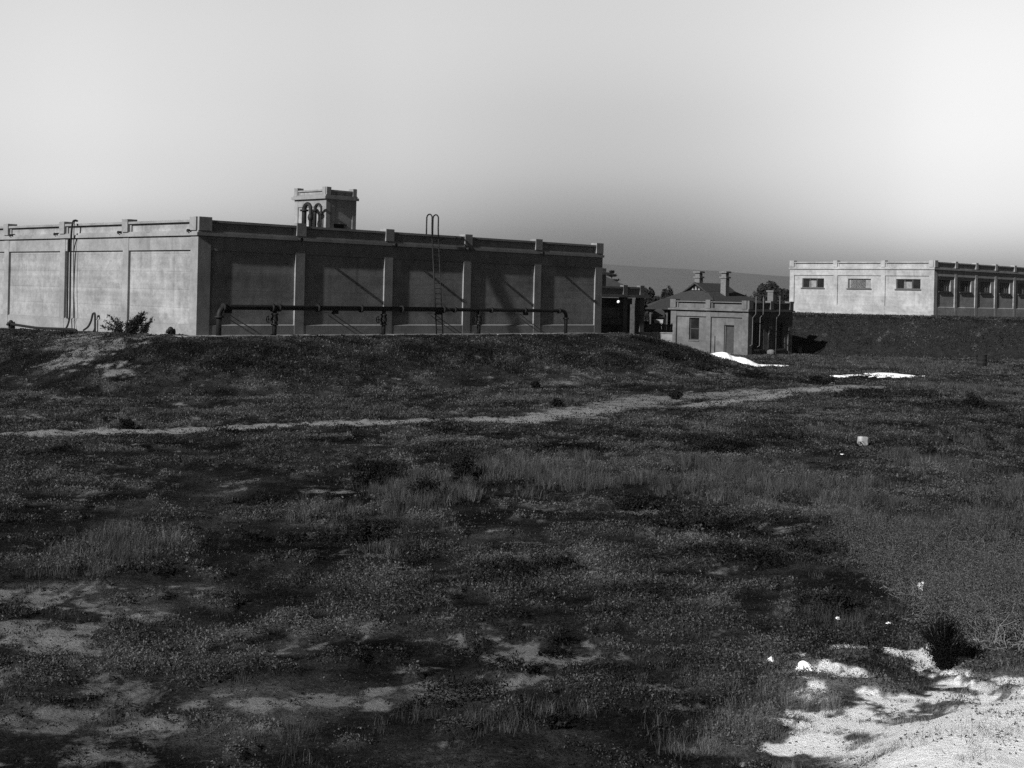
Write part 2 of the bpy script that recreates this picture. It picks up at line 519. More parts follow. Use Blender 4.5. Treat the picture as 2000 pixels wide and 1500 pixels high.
TALL = [  # upright dry grass
    (1050, 925, 190, 30, 1.0), (1360, 930, 130, 36, 1.0), (1190, 915, 100, 26, 0.9), (1480, 960, 120, 40, 0.9), (820, 960, 110, 40, 0.9), (660, 1010, 70, 26, 0.7), (1750, 1000, 200, 60, 1.0), (1600, 960, 150, 50, 0.8), (1880, 940, 110, 60, 0.9),
    (760, 1020, 130, 34, 0.8), (1500, 1075, 40, 20, 0.8), (1780, 1190, 80, 40, 1.0), (1900, 1100, 80, 60, 1.0), (1620, 1205, 70, 30, 0.7), (250, 1070, 130, 40, 0.7), (300, 820, 200, 16, 0.6), (650, 800, 160, 18, 0.6),
    (1080, 780, 120, 14, 0.7), (1450, 830, 100, 20, 0.5), (1700, 850, 160, 20, 0.6), (270, 1240, 60, 26, 0.7), (1250, 1330, 120, 30, 0.5), (1340, 1390, 120, 40, 0.8), (750, 1080, 90, 24, 0.6), (1550, 730, 60, 14, 0.5), (1860, 860, 90, 24, 0.7), (150, 1110, 120, 20, 0.5),
    (1450, 1400, 80, 50, 0.8), (1640, 1110, 120, 24, 0.5), (1000, 1410, 260, 22, .6), (420, 1425, 300, 18, .5), (1240, 1415, 160, 26, .7), (1420, 1425, 130, 24, .9), (1520, 1380, 80, 30, .8), (600, 1320, 160, 14, .5), (1740, 712, 200, 12, 0.9), (1850, 760, 130, 10, 0.8), (1550, 725, 60, 8, 0.8), (1700, 800, 200, 12, 0.6)]


def field(X, Y, blobs, soft=1.0):
    r = np.zeros_like(X)
    for (cx, cy, ax, ay, w) in blobs:
        q = ((X - cx) / ax) ** 2 + ((Y - cy) / ay) ** 2
        r = np.maximum(r, w * np.clip(1.35 - q * 0.75, 0, 1))
    return r


def polyline_field(X, Y, pts, width):
    r = np.full_like(X, 1e9)
    for p, q in zip(pts[:-1], pts[1:]):
        d = q - p
        t = np.clip(((X - p[0]) * d[0] + (Y - p[1]) * d[1]) / (d @ d), 0, 1)
        r = np.minimum(r, np.hypot(X - p[0] - t * d[0], Y - p[1] - t * d[1]))
    return np.clip(1.3 - r / width, 0, 1)


SOILG = [ell(b[0], b[1], b[2] * 1.25, b[3] * 1.3) + (b[4] * 0.9,) for b in SOIL]
SANDG = [ell(*b[:4]) + (1.0,) for b in SAND]
DARKG = [ell(*b[:4]) + (b[4],) for b in DARKP]
DARKVG = [ell(*b[:4]) + (b[4],) for b in DARKV]
TALLG = [ell(*b[:4]) + (b[4],) for b in TALL]
TRK = [gnd(*p)[:2] for p in TRACK]
TRK2 = [gnd(*p)[:2] for p in TRACK2]
TRK3 = [gnd(*p)[:2] for p in [(1115, 1258), (1050, 1282), (980, 1308), (900, 1335), (800, 1352), (650, 1362), (520, 1372)]]


def cover(X, Y):
    """soil, sand, dark, tall weights at ground points"""
    wx = X + (fbm(X, Y, 2.5, 41, 3) - 0.5) * 1.6
    wy = Y + (fbm(X, Y, 2.5, 47, 3) - 0.5) * 2.2
    raw = field(wx, wy, SOILG)
    trk = np.maximum(polyline_field(X + (wx - X) * 0.5, Y + (wy - Y) * 0.35, TRK, 0.85 + 0.012 * np.clip(Y - 45, 0, 60)), 0.95 * polyline_field(wx, wy, TRK2, 1.7))
    n1 = fbm(X, Y, 0.9, 51, 4)
    n2 = fbm(X, Y, 4.5, 57, 4)
    n0 = fbm(X, Y, 0.28, 53, 4)
    raw = np.maximum(np.maximum(raw, trk * 1.0), 0.8 * polyline_field(wx, wy, TRK3, 0.55))
    soil = sstep(-0.05, 0.45, raw * 1.05 + (n0 - 0.5) * 2.4 + (n1 - 0.5) * 1.2 + (n2 - 0.5) * 0.6 - 0.66) * (Y < 118.5)
    soil = np.maximum(soil, sstep(0.15, 0.8, trk + (n0 - 0.5) * 1.2 + (n1 - 0.5) * 0.8))
    soil = np.maximum(soil, 0.6 * sstep(0.62, 0.72, n2 * 0.45 + n1 * 0.35 + n0 * 0.2) * (Y < 118))
    sand = sstep(-0.05, 0.45, np.minimum(field(wx, wy, SANDG) * 1.45, 1.2) + (n0 - 0.5) * 2.3 + (fbm(X, Y, 0.7, 61, 4) - 0.5) * 1.5 - 0.88)
    sand = sand * sstep(0.15, 0.4, field(wx, wy, SANDG))
    sd = ((X - 2.6) * (13.2 - 16.7) + (Y - 13.2) * (6.6 - 2.6)) / math.hypot(4.0, 3.5)
    sand = np.maximum(sand, sstep(0.1, -0.5, sd + (n1 - 0.5) * 0.8) * sstep(2.6, 3.8, X))
    dark = field(wx, wy, DARKG)
    tall = field(wx, wy, TALLG)
    global WORN
    WORN = np.clip(np.maximum(field(wx, wy, SOILG), 0.8 * polyline_field(wx, wy, TRK3, 0.6)), 0, 1)
    return soil, sand, dark, tall


def mats(X, Y, soil, sand, dark, tall):
    """where the creeping weeds form raised mats, 0..1"""
    c1 = fbm(X, Y, 0.50, 101, 4); c2 = fbm(X, Y, 2.2, 107, 4)
    v = 0.55 * (c1 - 0.5) + 0.5 * (c2 - 0.5) + 0.018 - 0.085 * dark - 0.10 * np.maximum(soil, sand) + 0.05 * tall
    return sstep(-0.02, 0.045, v), c1, c2


def in_rect(X, Y, c, A, B, pad=0.0):
    dx, dy = X - c[0], Y - c[1]
    a = dx * D2[0] + dy * D2[1]; b = dx * D1[0] + dy * D1[1]
    return (a > -pad) & (a < A + pad) & (b > -pad) & (b < B + pad)


# ------------------------------------------------------------------ ground
def make_ground():
    rows = np.concatenate([np.geomspace(2.0, 9.0, 40)[:-1], np.geomspace(9, 150, 520)[:-1], np.geomspace(150, 14000, 120)])
    cols = np.linspace(-1, 1, 440)
    Yg = rows[:, None] * np.ones_like(cols)[None, :]
    Xg = cols[None, :] * (rows[:, None] * 0.62 + 5.0)
    X, Y = Xg.ravel(), Yg.ravel()
    Z = height(X, Y)
    soil, sand, dark, tall = cover(X, Y)
    mt, c1, c2 = mats(X, Y, soil, sand, dark, tall)
    kind = fbm(X, Y, 1.7, 113, 3)
    bare = 0.0125 * np.exp(2.6 * (fbm(X, Y, 3.0, 71, 4) - 0.5) + 2.2 * (fbm(X, Y, 0.7, 73, 4) - 0.5))
    grown = 0.017 * np.exp(4.0 * (kind - 0.5) + 2.0 * (c1 - 0.5))
    zone = np.clip(field(X, Y, SANDG), 0, 1)
    bare = bare * (1 + 2.6 * WORN) * (1 + 5.0 * zone)
    grown = grown * (1 + 0.7 * WORN) * (1 + 3.0 * zone)
    tone = bare + (grown - bare) * mt
    Z = Z + mt * (0.02 + 0.16 * np.clip(c1 - 0.4, 0, 1)) * (Y < 130)
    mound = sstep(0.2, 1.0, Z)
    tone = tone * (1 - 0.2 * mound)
    tone = np.where(Y > 112, 0.017, tone)
    pale = 0.122 + 0.055 * fbm(X, Y, 2, 77, 2) + 0.05 * np.clip(polyline_field(X, Y, TRK, 1.2), 0, 1)
    pale = pale + (0.80 - pale) * sstep(0.15, 0.8, sand)
    sfac = np.maximum(soil, sand * 1.1)
    nr, nc = len(rows), len(cols)
    idx = np.arange(nr * nc).reshape(nr, nc)
    F = np.stack([idx[:-1, :-1], idx[:-1, 1:], idx[1:, 1:], idx[1:, :-1]], -1).reshape(-1, 4)
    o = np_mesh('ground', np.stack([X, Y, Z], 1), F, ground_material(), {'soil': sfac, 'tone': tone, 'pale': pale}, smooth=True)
    o['kind'] = 'structure'
    return o


make_ground()


def make_hills():
    m, n, l, b = mat_new('hill_scrub')
    t = n.new('ShaderNodeTexCoord').outputs['Object']
    v = mrange(n, l, noise_node(n, l, t, 0.006, 6, 0.6), 0.3, 0.7, 0.06, 0.075)
    l.new(v, b.inputs['Base Color']); b.inputs['Specular IOR Level'].default_value = 0
    xs = np.linspace(-6500, 6500, 420)
    ys = np.linspace(5200, 9000, 60)
    X, Y = np.meshgrid(xs, ys)
    # skyline as elevation of the far ridge
    px = 1000 + X / Y * FPX
    ridge = np.interp(px, [-2000, 300, 900, 1180, 1330, 1450, 1540, 1700, 2100, 4000], [190, 215, 205, 186, 178, 162, 150, 135, 120, 90])
    prof = sstep(5200, 7800, Y) * (1 - 0.5 * sstep(8000, 9000, Y))
    Z = ridge * prof * (0.97 + 0.06 * fbm(X, Y, 500, 5, 3)) + (fbm(X, Y, 900, 9, 4) - 0.5) * 30 * prof - 2
    nr, nc = X.shape
    idx = np.arange(nr * nc).reshape(nr, nc)
    F = np.stack([idx[:-1, :-1], idx[:-1, 1:], idx[1:, 1:], idx[1:, :-1]], -1).reshape(-1, 4)
    o = np_mesh('hills', np.stack([X.ravel(), Y.ravel(), Z.ravel()], 1), F, m, smooth=True)
    o['kind'] = 'structure'


make_hills()


# ------------------------------------------------------------------ concrete tanks and buildings
def pilastered(root, faces, prof, mats, windows=None, pk=1.0, ck=0.17):
    """faces: list of (face key, bay edges list). prof: heights. Builds wall, plinth, frieze, pilasters, cornice, parapet, coping"""
    zb, zpl, zfr, zc0, zc1, zcop, ztop, zcap = prof
    mw, mt = mats
    wallm, plin, frz, corn, par, cop = MB(), MB(), MB(), MB(), MB(), MB()
    TH = 0.35
    pk0, ck0 = pk, ck
    for key, edges, pw in faces:
        pk, ck = (pk0 * 1.6, ck0 * 1.55) if key == 'l' else (pk0, ck0)   # sunlit faces project further, exaggerated to throw bolder shadow lines
        s0, s1 = edges[0], edges[-1]
        o = TH if key == 'l' else 0.0           # butt the two walls
        holes = (windows or {}).get(key, [])
        wallm.wall(key, s0 + o, s1, zb, ztop - 0.02, -TH, 0.0, [(h[0], h[1], h[2], h[3]) for h in holes])
        e = 0.0 if key == 'r' else -0.0
        lo, hi = s0, s1
        # strips between the pilasters
        for a, b_ in zip(edges[:-1], edges[1:]):
            ia = a + (pw if a == s0 else pw * 0.5); ib = b_ - (pw if b_ == s1 else pw * 0.5)
            pp_ = 0.078 * pk
            plin.fbox(key, ia, ib, 0.0, pp_, zb, zpl)
            prof_ = [(0.0, zpl), (pp_, zpl), (0.0, zpl + 0.055)]     # sloped ledge, shaped to catch the sun as a bright line
            if key == 'r':
                plin.prism([(ia, -p, z) for p, z in prof_], (ib - ia, 0, 0))
            else:
                plin.prism([(-p, ia, z) for p, z in prof_], (0, ib - ia, 0))
            frz.fbox(key, ia, ib, 0.0, 0.075 * pk, zfr, zc0)
            cop.fbox(key, ia, ib, 0.0, 0.115 * pk, zcop, ztop)
            cop.fbox(key, ia, ib, -TH - 0.05, 0.0, ztop - 0.02, ztop)
            cop.fbox(key, ib - 0.14 * min(pk, 1), ib, 0.0, 0.05 * pk, zc1, zcop)
            cop.fbox(key, ia, ia + 0.14 * min(pk, 1), 0.0, 0.05 * pk, zc1, zcop)
        e0, e1 = ck, ck * 0.6
        x0_, x1_ = ck0 * 1.55, ck0 * 0.93
        corn.fbox(key, lo - (x0_ if key == 'r' else 0.0), hi + ck0, 0.0, e0, zc0, zc0 + (zc1 - zc0) * 0.62)
        corn.fbox(key, lo - (x1_ if key == 'r' else 0.0), hi + ck0 * 0.6, 0.0, e1, zc0 + (zc1 - zc0) * 0.62, zc1)
        for a in edges:
            if a == s0:
                c0, c1 = a - (0.0895 * 1.6 * pk0 if key == 'r' else 0.0), a + pw
            elif a == s1:
                c0, c1 = a - pw, a + 0.09 * pk0
            else:
                c0, c1 = a - pw * 0.5, a + pw * 0.5
            pm = MB()
            pm.fbox(key, c0, c1, 0.0, 0.09 * pk, zb, zc0)
            pm.fbox(key, c0, c1, 0.0, 0.15 * pk, zc1, zcap)
            pm.fbox(key, c0, c1, -TH, 0.0, ztop, zcap)
            pm.build('pilaster', mt, root)
    wallm.build('wall', mw, root)
    plin.build('plinth', mt, root); frz.build('frieze', mt, root)
    corn.build('cornice', mt, root); cop.build('parapet_coping', mt, root)


def spout(root, face, s, z):
    m = MB()
    if face == 'l':
        m.tube([(-0.05, s, z), (-0.36, s, z - 0.04)], 0.06, 10)
        m.tube([(-0.31, s, z - 0.04), (-0.37, s, z - 0.04)], 0.085, 10)
    else:
        m.tube([(s, -0.05, z), (s, -0.46, z - 0.05)], 0.08, 10)
        m.tube([(s, -0.40, z - 0.05), (s, -0.47, z - 0.05)], 0.11, 10)
    m.build('drain_spout', M_IRON, root, True)


Z1 = 2.1
tank = thing('concrete_tank', 'long pale concrete tank on the near mound, with pipeline and ladder on its dark side', 'tank', (T1[0], T1[1], Z1), ROT)
edges_r = [6.28 * i for i in range(6)]
edges_l = [6.65 * i for i in range(7)]
P1 = (-0.9, 0.51, 4.30, 5.02, 5.28, 5.70, 5.82, 5.96)
pilastered(tank, [('r', edges_r, 0.62), ('l', edges_l, 0.56)], P1, (M_TANK, M_TRIM))
MB().box(0.36, T1A - 0.05, 0.36, T1B - 0.05, 4.6, 5.15).box(T1A - 0.35, T1A, 0.0, T1B, -0.9, 5.8).box(0, T1A, T1B - 0.35, T1B + 0.0, -0.9, 5.79).build('roof', M_TRIM, tank)
for s in (0.55, 7.1, 13.9, 19.2):
    spout(tank, 'l', s, 5.30)
for s in (6.05, 12.75, 18.6, 25.2):
    spout(tank, 'r', s, 5.12)


def T1P(a, b, z):
    """tank-local to world"""
    p = T1 + D2 * a + D1 * b
    return np.array([p[0], p[1], Z1 + z])


def face_s(px, org, d, py=560):
    """distance along a wall (plan origin org, direction d) at photo column px"""
    u = ray(px, py)[0]
    return (u * org[1] - org[0]) / (d[0] - u * d[1])


# walkway along the shaded wall
wk = MB()
for i in range(31):
    s0 = i * 1.03 - 1.6
    j = random.uniform(-0.12, 0.12)
    w = 1.55 + j
    wk.box(s0, s0 + 1.025, -w, -0.1, -0.5, 0.035 + random.uniform(-0.006, 0.006))
o = wk.build('walkway', M_PATH)
o.location = (T1[0], T1[1], Z1); o.rotation_euler = (0, 0, ROT)
o['kind'] = 'structure'

# rooftop turret
tur_org = T1 + D2 * 14.55 + D1 * 7.9 + np.array([-0.10, 0.0])
tur = thing('rooftop_turret', 'small square concrete turret with corner posts rising from the near tank roof', 'turret', (tur_org[0], tur_org[1], Z1 + 5.15), ROT)
PT = (0.0, 0.1, 2.45, 2.92, 3.18, 3.40, 3.50, 3.66)
pilastered(tur, [('r', [0, 2.3], 0.26), ('l', [0, 3.06], 0.3)], PT, (M_TANK, M_TRIM), {'r': [(0.6, 1.7, 0.7, 1.42)]}, 0.5, 0.16)
MB().box(2.1, 2.3, 0, 3.06, 0, 3.48).box(0.0, 2.1, 2.86, 3.06, 0, 3.47).box(0.35, 2.1, 0.35, 2.86, 2.9, 3.1).build('roof', M_TRIM, tur)
MB().box(0.55, 1.75, 0.36, 0.40, 0.65, 1.5).build('opening', M_DARK, tur)

# goosenecks in front of the turret
def goose(label, xl, xr, yt, rl, rr, yv, rv):
    pL = face_s(xl, tur_org - D2 * 0.7, D1, 430); pR = face_s(xr, tur_org - D2 * 0.7, D1, 430)
    Yd = (tur_org - D2 * 0.7 + D1 * pL)[1]
    zt = at(xl, yt, Yd)[2] - (Z1 + 5.15)
    zv = at(xl, yv, Yd)[2] - (Z1 + 5.15)
    org = tur_org - D2 * 0.7
    root = thing('gooseneck_pipe', label, 'pipe', (org[0], org[1], Z1 + 5.15), ROT, 'gooseneck pipes on the tank roof')
    r = abs(pL - pR) * 0.5
    c = (0, (pL + pR) * 0.5, zt - r - rl * 0.5)
    sg = 1 if pL > pR else -1
    path = [(0, pL, 0.0), (0, pL, c[2] - 0.15)] + arc(c, r, 0, math.pi, (0, sg, 0), (0, 0, 1), 12) + [(0, pR, c[2] - 0.2), (0, pR, 0.0)]
    rad = [rl] * 2 + list(np.linspace(rl, rr, 12)) + [rr] * 2
    MB().tube(path, rad, 12).build('pipe', M_IRON, root, True)
    MB().tube([(0, pR, zv - rv * 1.1), (0, pR, zv - rv * 0.8), (0, pR, zv), (0, pR, zv + rv * 0.8), (0, pR, zv + rv * 1.1)], [rr, rv * 0.8, rv, rv * 0.8, rr], 12).build('valve', M_IRON, root, True)
    MB().tube([(0, pL, c[2] - 0.12), (0, pL, c[2] - 0.02)], rl * 1.75, 14).build('flange', M_IRON, root, True)


goose('thick black gooseneck pipe with a round valve in front of the turret', 594, 606.5, 396.5, 0.15, 0.105, 425, 0.19)
goose('thinner black gooseneck pipe nearer the turret corner', 615, 627, 397.5, 0.105, 0.065, 417, 0.12)

# ------------------------------------------------------------------ ladder on the shaded wall
sl = face_s(838, T1, D2, 600)
lad = thing('ladder', 'black iron ladder with two hooped handrails leaning on the dark tank wall', 'ladder', T1P(sl, 0, 0), ROT)
LT, LB = 5.55, 0.02
def lpt(dx, z):
    t = (z - LB) / (LT - LB)
    return (dx, -(0.95 * (1 - t) + 0.40 * t), z)
for dx in (-0.25, 0.25):
    MB().tube([lpt(dx, LB), lpt(dx, LT)], 0.038, 8).build('stringer', M_IRON, lad, True)
    hp = [lpt(dx, LT), (dx, -0.36, 6.2)] + arc((dx, -0.13, 6.75), 0.23, math.pi, 0, (0, 1, 0), (0, 0, 1), 10) + [(dx, 0.10, 6.2), (dx, 0.10, 5.8)]
    MB().tube(hp, 0.042, 8).build('handrail', M_IRON, lad, True)
for i in range(18):
    z = 0.28 + i * 0.3
    MB().tube([lpt(-0.25, z), lpt(0.25, z)], 0.017, 6).build('rung', M_IRON, lad)

# ------------------------------------------------------------------ pipeline along the shaded wall
def wall_s(px):
    return face_s(px, T1 - D1 * 0.85, D2, 605)
pl_root = thing('pipeline', 'black flanged iron pipeline on short legs along the dark side of the near tank', 'pipeline', T1P(0, 0, 0), ROT)
OFF = -0.85
sA, sB, sM = wall_s(428), wall_s(1106), wall_s(872)
zA = 1.46; R = 0.135; R2 = 0.11
pm = MB()
pm.tube([(sA, OFF, -0.1), (sA, OFF, zA - 0.42)] + arc((sA + 0.42, OFF, zA - 0.42), 0.42, math.pi, math.pi / 2, (1, 0, 0), (0, 0, 1), 8) + [(sM, OFF, zA)], R, 14)
pm.tube([(sM - 0.02, OFF, zA), (sM + 0.25, OFF, zA), (sB - 0.36, OFF, zA)] + arc((sB - 0.36, OFF, zA - 0.36), 0.36, math.pi / 2, 0, (1, 0, 0), (0, 0, 1), 8) + [(sB, OFF, -0.1)], [R, R2] + [R2] * 10, 14)
pm.build('pipe', M_IRON, pl_root, True)
for px in (437, 532, 545, 621, 705, 785, 866, 888, 960, 1025, 1092):
    s = wall_s(px)
    MB().tube([(s - 0.06, OFF, zA), (s + 0.06, OFF, zA)], R * 1.55 if px < 870 else R2 * 1.6, 16).build('flange', M_IRON, pl_root, True)
for s, r in ((sA, R), (sB, R2)):
    MB().tube([(s, OFF, 0.92), (s, OFF, 1.02)], r * 1.75, 16).build('flange', M_IRON, pl_root, True)
for px in (537, 750, 936):
    s = wall_s(px)
    leg = MB().tube([(s, OFF, zA), (s, OFF, -0.1)], 0.115, 12)
    leg.build('riser', M_IRON, pl_root, True)
    v = MB().tube([(s, OFF, 0.55), (s, OFF, 0.62), (s, OFF, 0.66), (s, OFF, 0.86), (s, OFF, 1.06), (s, OFF, 1.1), (s, OFF, 1.17)], [0.19, 0.19, 0.14, 0.19, 0.14, 0.19, 0.19], 12).build('valve', M_IRON, pl_root, True)
    hw = MB().tube([(s - 0.12, OFF - 0.0, 0.86), (s - 0.42, OFF - 0.0, 0.86)], [0.09, 0.03], 8)
    ring = arc((s - 0.40, OFF, 0.86), 0.17, 0, 2 * math.pi, (0, 1, 0), (0, 0, 1), 16)
    hw.tube(ring, 0.022, 6, False)
    hw.tube([(s - 0.40, OFF - 0.17, 0.86), (s - 0.40, OFF + 0.17, 0.86)], 0.015, 6).tube([(s - 0.40, OFF, 0.69), (s - 0.40, OFF, 1.03)], 0.015, 6)
    hw.build('handwheel', M_IRON, v, True)
    MB().tube([(s - 0.25, OFF, 0.0), (s - 0.25, OFF, 0.10)], 0.09, 10).build('drain_cock', M_IRON, pl_root, True)
for px in (446, 655, 857, 1027):
    s = wall_s(px)
    m = MB().tube([(s - 0.10, OFF, 1.24), (s - 0.10, -0.02, 1.24)], 0.035, 8).tube([(s + 0.12, OFF, 1.36), (s + 0.12, -0.02, 1.36)], 0.035, 8)
    m.box(s - 0.16, s + 0.18, OFF - 0.06, OFF + 0.06, 1.16, 1.34)
    m.build('bracket', M_IRON, pl_root, True)

# ------------------------------------------------------------------ hoses and pipes on the sunlit wall
def LW(px, py, out_=0.2):
    """point just in front of the sunlit wall at a photo pixel"""
    org = T1 - D2 * out_
    s = face_s(px, org, D1, py)
    p = org + D1 * s
    return at(px, py, p[1])

def world_tube(name, label, cat, pts, r, m=M_HOSE, group=None, seg=8):
    base = np.array(pts[0])
    root = MB().tube([np.array(p) - base for p in pts], r, seg).build(name, m, None, True)
    root.location = tuple(float(c) for c in base)
    return tag(root, label, cat, group)


def smooth_path(P, n=6):
    P = [np.array(p, float) for p in P]
    P = [2 * P[0] - P[1]] + P + [2 * P[-1] - P[-2]]
    o_ = []
    for i in range(1, len(P) - 2):
        for t in np.linspace(0, 1, n, endpoint=False):
            a, b, c, d = P[i - 1], P[i], P[i + 1], P[i + 2]
            o_.append(0.5 * ((2 * b) + (c - a) * t + (2 * a - 5 * b + 4 * c - d) * t * t + (3 * b - a - 3 * c + d) * t ** 3))
    o_.append(P[-2])
    return o_


G1 = 'hoses hanging down the sunlit tank wall'
world_tube('hose', 'thick dark hose hooked over the parapet of the sunlit tank wall', 'hose',
           smooth_path([LW(151, 431.5, -0.1), LW(146, 430.5, 0.25), LW(142, 435, 0.5), LW(139.5, 455, 0.5), LW(138, 490, 0.32), LW(137, 560, 0.25), LW(136.5, 600, 0.25), LW(135, 625, 0.3), LW(129, 641, 0.5), LW(120, 646, 0.6)]), 0.055, group=G1)
world_tube('downpipe', 'straight dark downpipe beside the hose on the sunlit tank wall', 'pipe',
           smooth_path([LW(134, 462, 0.2), LW(133, 500, 0.2), LW(131, 622, 0.2)]), 0.05)
world_tube('hose', 'thin dark hose hanging nearest the middle panel of the sunlit wall', 'hose',
           smooth_path([LW(150, 433, 0.0), LW(147, 432, 0.3), LW(145, 440, 0.45), LW(144, 480, 0.3), LW(144, 560, 0.22), LW(146, 620, 0.22), LW(145, 628, 0.22), LW(146, 650, 0.3)]), 0.022, group=G1)
world_tube('bent_pipe', 'dark pipe bent to a pointed hoop at the foot of the sunlit wall', 'pipe',
           smooth_path([LW(163, 645, 0.6), LW(172, 638, 0.5), LW(178, 626, 0.4), LW(181, 614, 0.3), LW(184, 612, 0.3), LW(185.5, 616, 0.3), LW(185.5, 650, 0.3)]), 0.055)
world_tube('ground_pipe', 'dark pipe lying along the foot of the sunlit wall', 'pipe',
           smooth_path([LW(22, 633, 0.7), LW(58, 638.5, 0.7), LW(80, 641, 0.7), LW(140, 643.5, 0.7), LW(150, 647, 0.8)]), 0.075)
for px, py, lab in ((333, 652, 'black hooded pipe elbow at the foot of the wall near the tank corner'), (21, 637, 'black hooded pipe elbow at the foot of the wall at the left edge')):
    b_ = LW(px, py, 0.35)
    m = MB().tube([(0, 0, -0.4), (0, 0, 0.22), (0, 0, 0.29), (0, 0, 0.34), (0, 0, 0.365)], [0.14, 0.14, 0.125, 0.085, 0.02], 16)
    m.tube([(0.02, -0.02, 0.16), (-0.11, -0.13, 0.13), (-0.13, -0.15, 0.04)], [0.11, 0.11, 0.10], 12)
    o = m.build('pipe_elbow', M_IRON, None, True); o.location = tuple(map(float, b_))
    tag(o, lab, 'pipe', 'hooded pipe elbows along the sunlit wall')

# ------------------------------------------------------------------ far tank
far = thing('concrete_tank', 'pale concrete tank building with window strips on the far grass bank at right', 'tank', (T2[0], T2[1], MH2), ROT - math.radians(3.0))
P2 = (-0.9, 1.05, 4.30, 4.97, 5.22, 5.66, 5.78, 5.92)
bl = [5.9 * i for i in range(4)]
br = [4.4 * i for i in range(9)]
wl_ = [(a + 1.55, a + 4.4, 2.9, 3.95) for a in bl[:-1]]
wr_ = [(a + 1.0, a + 3.4, 2.75, 3.95) for a in br[:-1]]
pilastered(far, [('r', br, 0.5), ('l', bl, 0.5)], P2, (M_FAR, M_FAR), {'r': wr_, 'l': wl_})
MB().box(0.36, T2A - 0.05, 0.36, T2B - 0.05, 4.7, 5.1).box(T2A - 0.35, T2A, 0.0, T2B, -0.9, 5.76).box(0, T2A, T2B - 0.35, T2B, -0.9, 5.75).build('roof', M_FAR, far)
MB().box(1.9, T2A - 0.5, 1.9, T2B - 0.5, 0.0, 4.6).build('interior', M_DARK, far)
for key, wins in (('l', wl_), ('r', wr_)):
    for wi, (a, b_, z0, z1) in enumerate(wins):
        fr = MB()
        fr.fbox(key, a, b_, -0.20, -0.12, z0, z0 + 0.07).fbox(key, a, b_, -0.20, -0.12, z1 - 0.07, z1)
        nm = 3 if key == 'l' else 5
        for k in range(nm + 1):
            c = a + 0.035 + (b_ - a - 0.07) * k / nm
            fr.fbox(key, c - 0.035, c + 0.035, -0.20, -0.12, z0 + 0.07, z1 - 0.07)
        w_ = fr.build('window', M_FRAME, far)
        MB().fbox(key, a + 0.01, b_ - 0.01, -0.175, -0.165, z0 + 0.03, z1 - 0.03).build('pane', M_GLASS if key == 'l' else M_DUSTY, w_)
        MB().fbox(key, a - 0.12, b_ + 0.12, 0.0, 0.10, z0 - 0.12, z0 - 0.002).build('sill', M_FRAME, w_)
        pb = MB()
        k0 = random.choice([(0.06, 0.42), (0.62, 0.98), (0.38, 0.72), (0.02, 0.98)])
        pb.fbox(key, a + (b_ - a) * k0[0], a + (b_ - a) * k0[1] - 0.25, -0.163, -0.15, z0 + 0.07, z1 - 0.10 - random.random() * 0.3)
        pb.fbox(key, a + (b_ - a) * (k0[0] + 0.22), a + (b_ - a) * k0[1] - 0.06, -0.163, -0.15, z0 + 0.07, z1 - 0.10 - random.random() * 0.3)
        pb.build('blind', M_PALEP, w_)

# ------------------------------------------------------------------ small office building
OC = np.array([at(1460, 690, 112)[0], 112.0])
off = thing('office_building', 'small grey rendered flat roofed building with one window and one door beyond the mound', 'building', (OC[0], OC[1], 0), ROT)
PO = (-0.4, 0.05, 3.07, 3.58, 3.78, 4.26, 4.34, 4.47)
hl = [(4.85, 5.87, 1.08, 2.93), (1.35, 2.33, 0.12, 2.42)]
hr = [(0.8, 2.3, 0.5, 2.7), (4.0, 5.5, 0.5, 2.7)]
pilastered(off, [('r', [0, 3.2, 6.4], 0.42), ('l', [0, 3.8, 7.56], 0.46)], PO, (M_OFF, M_OFF), {'l': hl, 'r': hr}, 1.25, 0.26)
MB().box(0.36, 6.35, 0.36, 7.5, 3.6, 3.75).box(6.1, 6.4, 0, 7.56, -0.4, 4.3).box(0, 6.4, 7.26, 7.56, -0.4, 4.29).build('roof', M_ROOF, off)
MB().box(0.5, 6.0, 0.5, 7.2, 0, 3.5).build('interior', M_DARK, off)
a, b_, z0, z1 = hl[0]
fr = MB().fbox('l', a, b_, -0.25, -0.17, z0, z0 + 0.07).fbox('l', a, b_, -0.25, -0.17, z1 - 0.08, z1).fbox('l', a, a + 0.08, -0.25, -0.17, z0 + 0.07, z1 - 0.08).fbox('l', b_ - 0.08, b_, -0.25, -0.17, z0 + 0.07, z1 - 0.08).fbox('l', a + 0.08, b_ - 0.08, -0.24, -0.16, 1.97, 2.05)
w_ = fr.build('window', M_DOOR, off)
MB().fbox('l', a + 0.05, b_ - 0.05, -0.215, -0.205, z0 + 0.05, z1 - 0.05).build('pane', M_GLASS, w_)
MB().fbox('l', a - 0.05, b_ + 0.05, 0.0, 0.07, z0 - 0.1, z0 - 0.002).build('sill', M_OFF, w_)
a, b_, z0, z1 = hl[1]
dr = MB().fbox('l', a + 0.03, b_ - 0.03, -0.30, -0.24, z0, z1 - 0.03)
for k in range(5):
    c = a + 0.12 + k * 0.17
    dr.fbox('l', c, c + 0.012, -0.24, -0.233, z0, z1 - 0.05)
d_ = dr.build('door', M_DOOR, off)
MB().fbox('l', a, a + 0.08, -0.23, -0.12, z0, z1 - 0.002).fbox('l', b_ - 0.08, b_, -0.23, -0.12, z0, z1 - 0.002).build('frame', M_FRAME, d_)
MB().fbox('l', a + 0.12, a + 0.17, -0.24, -0.16, 1.12, 1.17).build('handle', M_IRON, d_)
MB().fbox('l', a - 0.12, b_ + 0.12, 0.0, 0.35, -0.3, 0.10).build('doorstep', M_OFF, off)
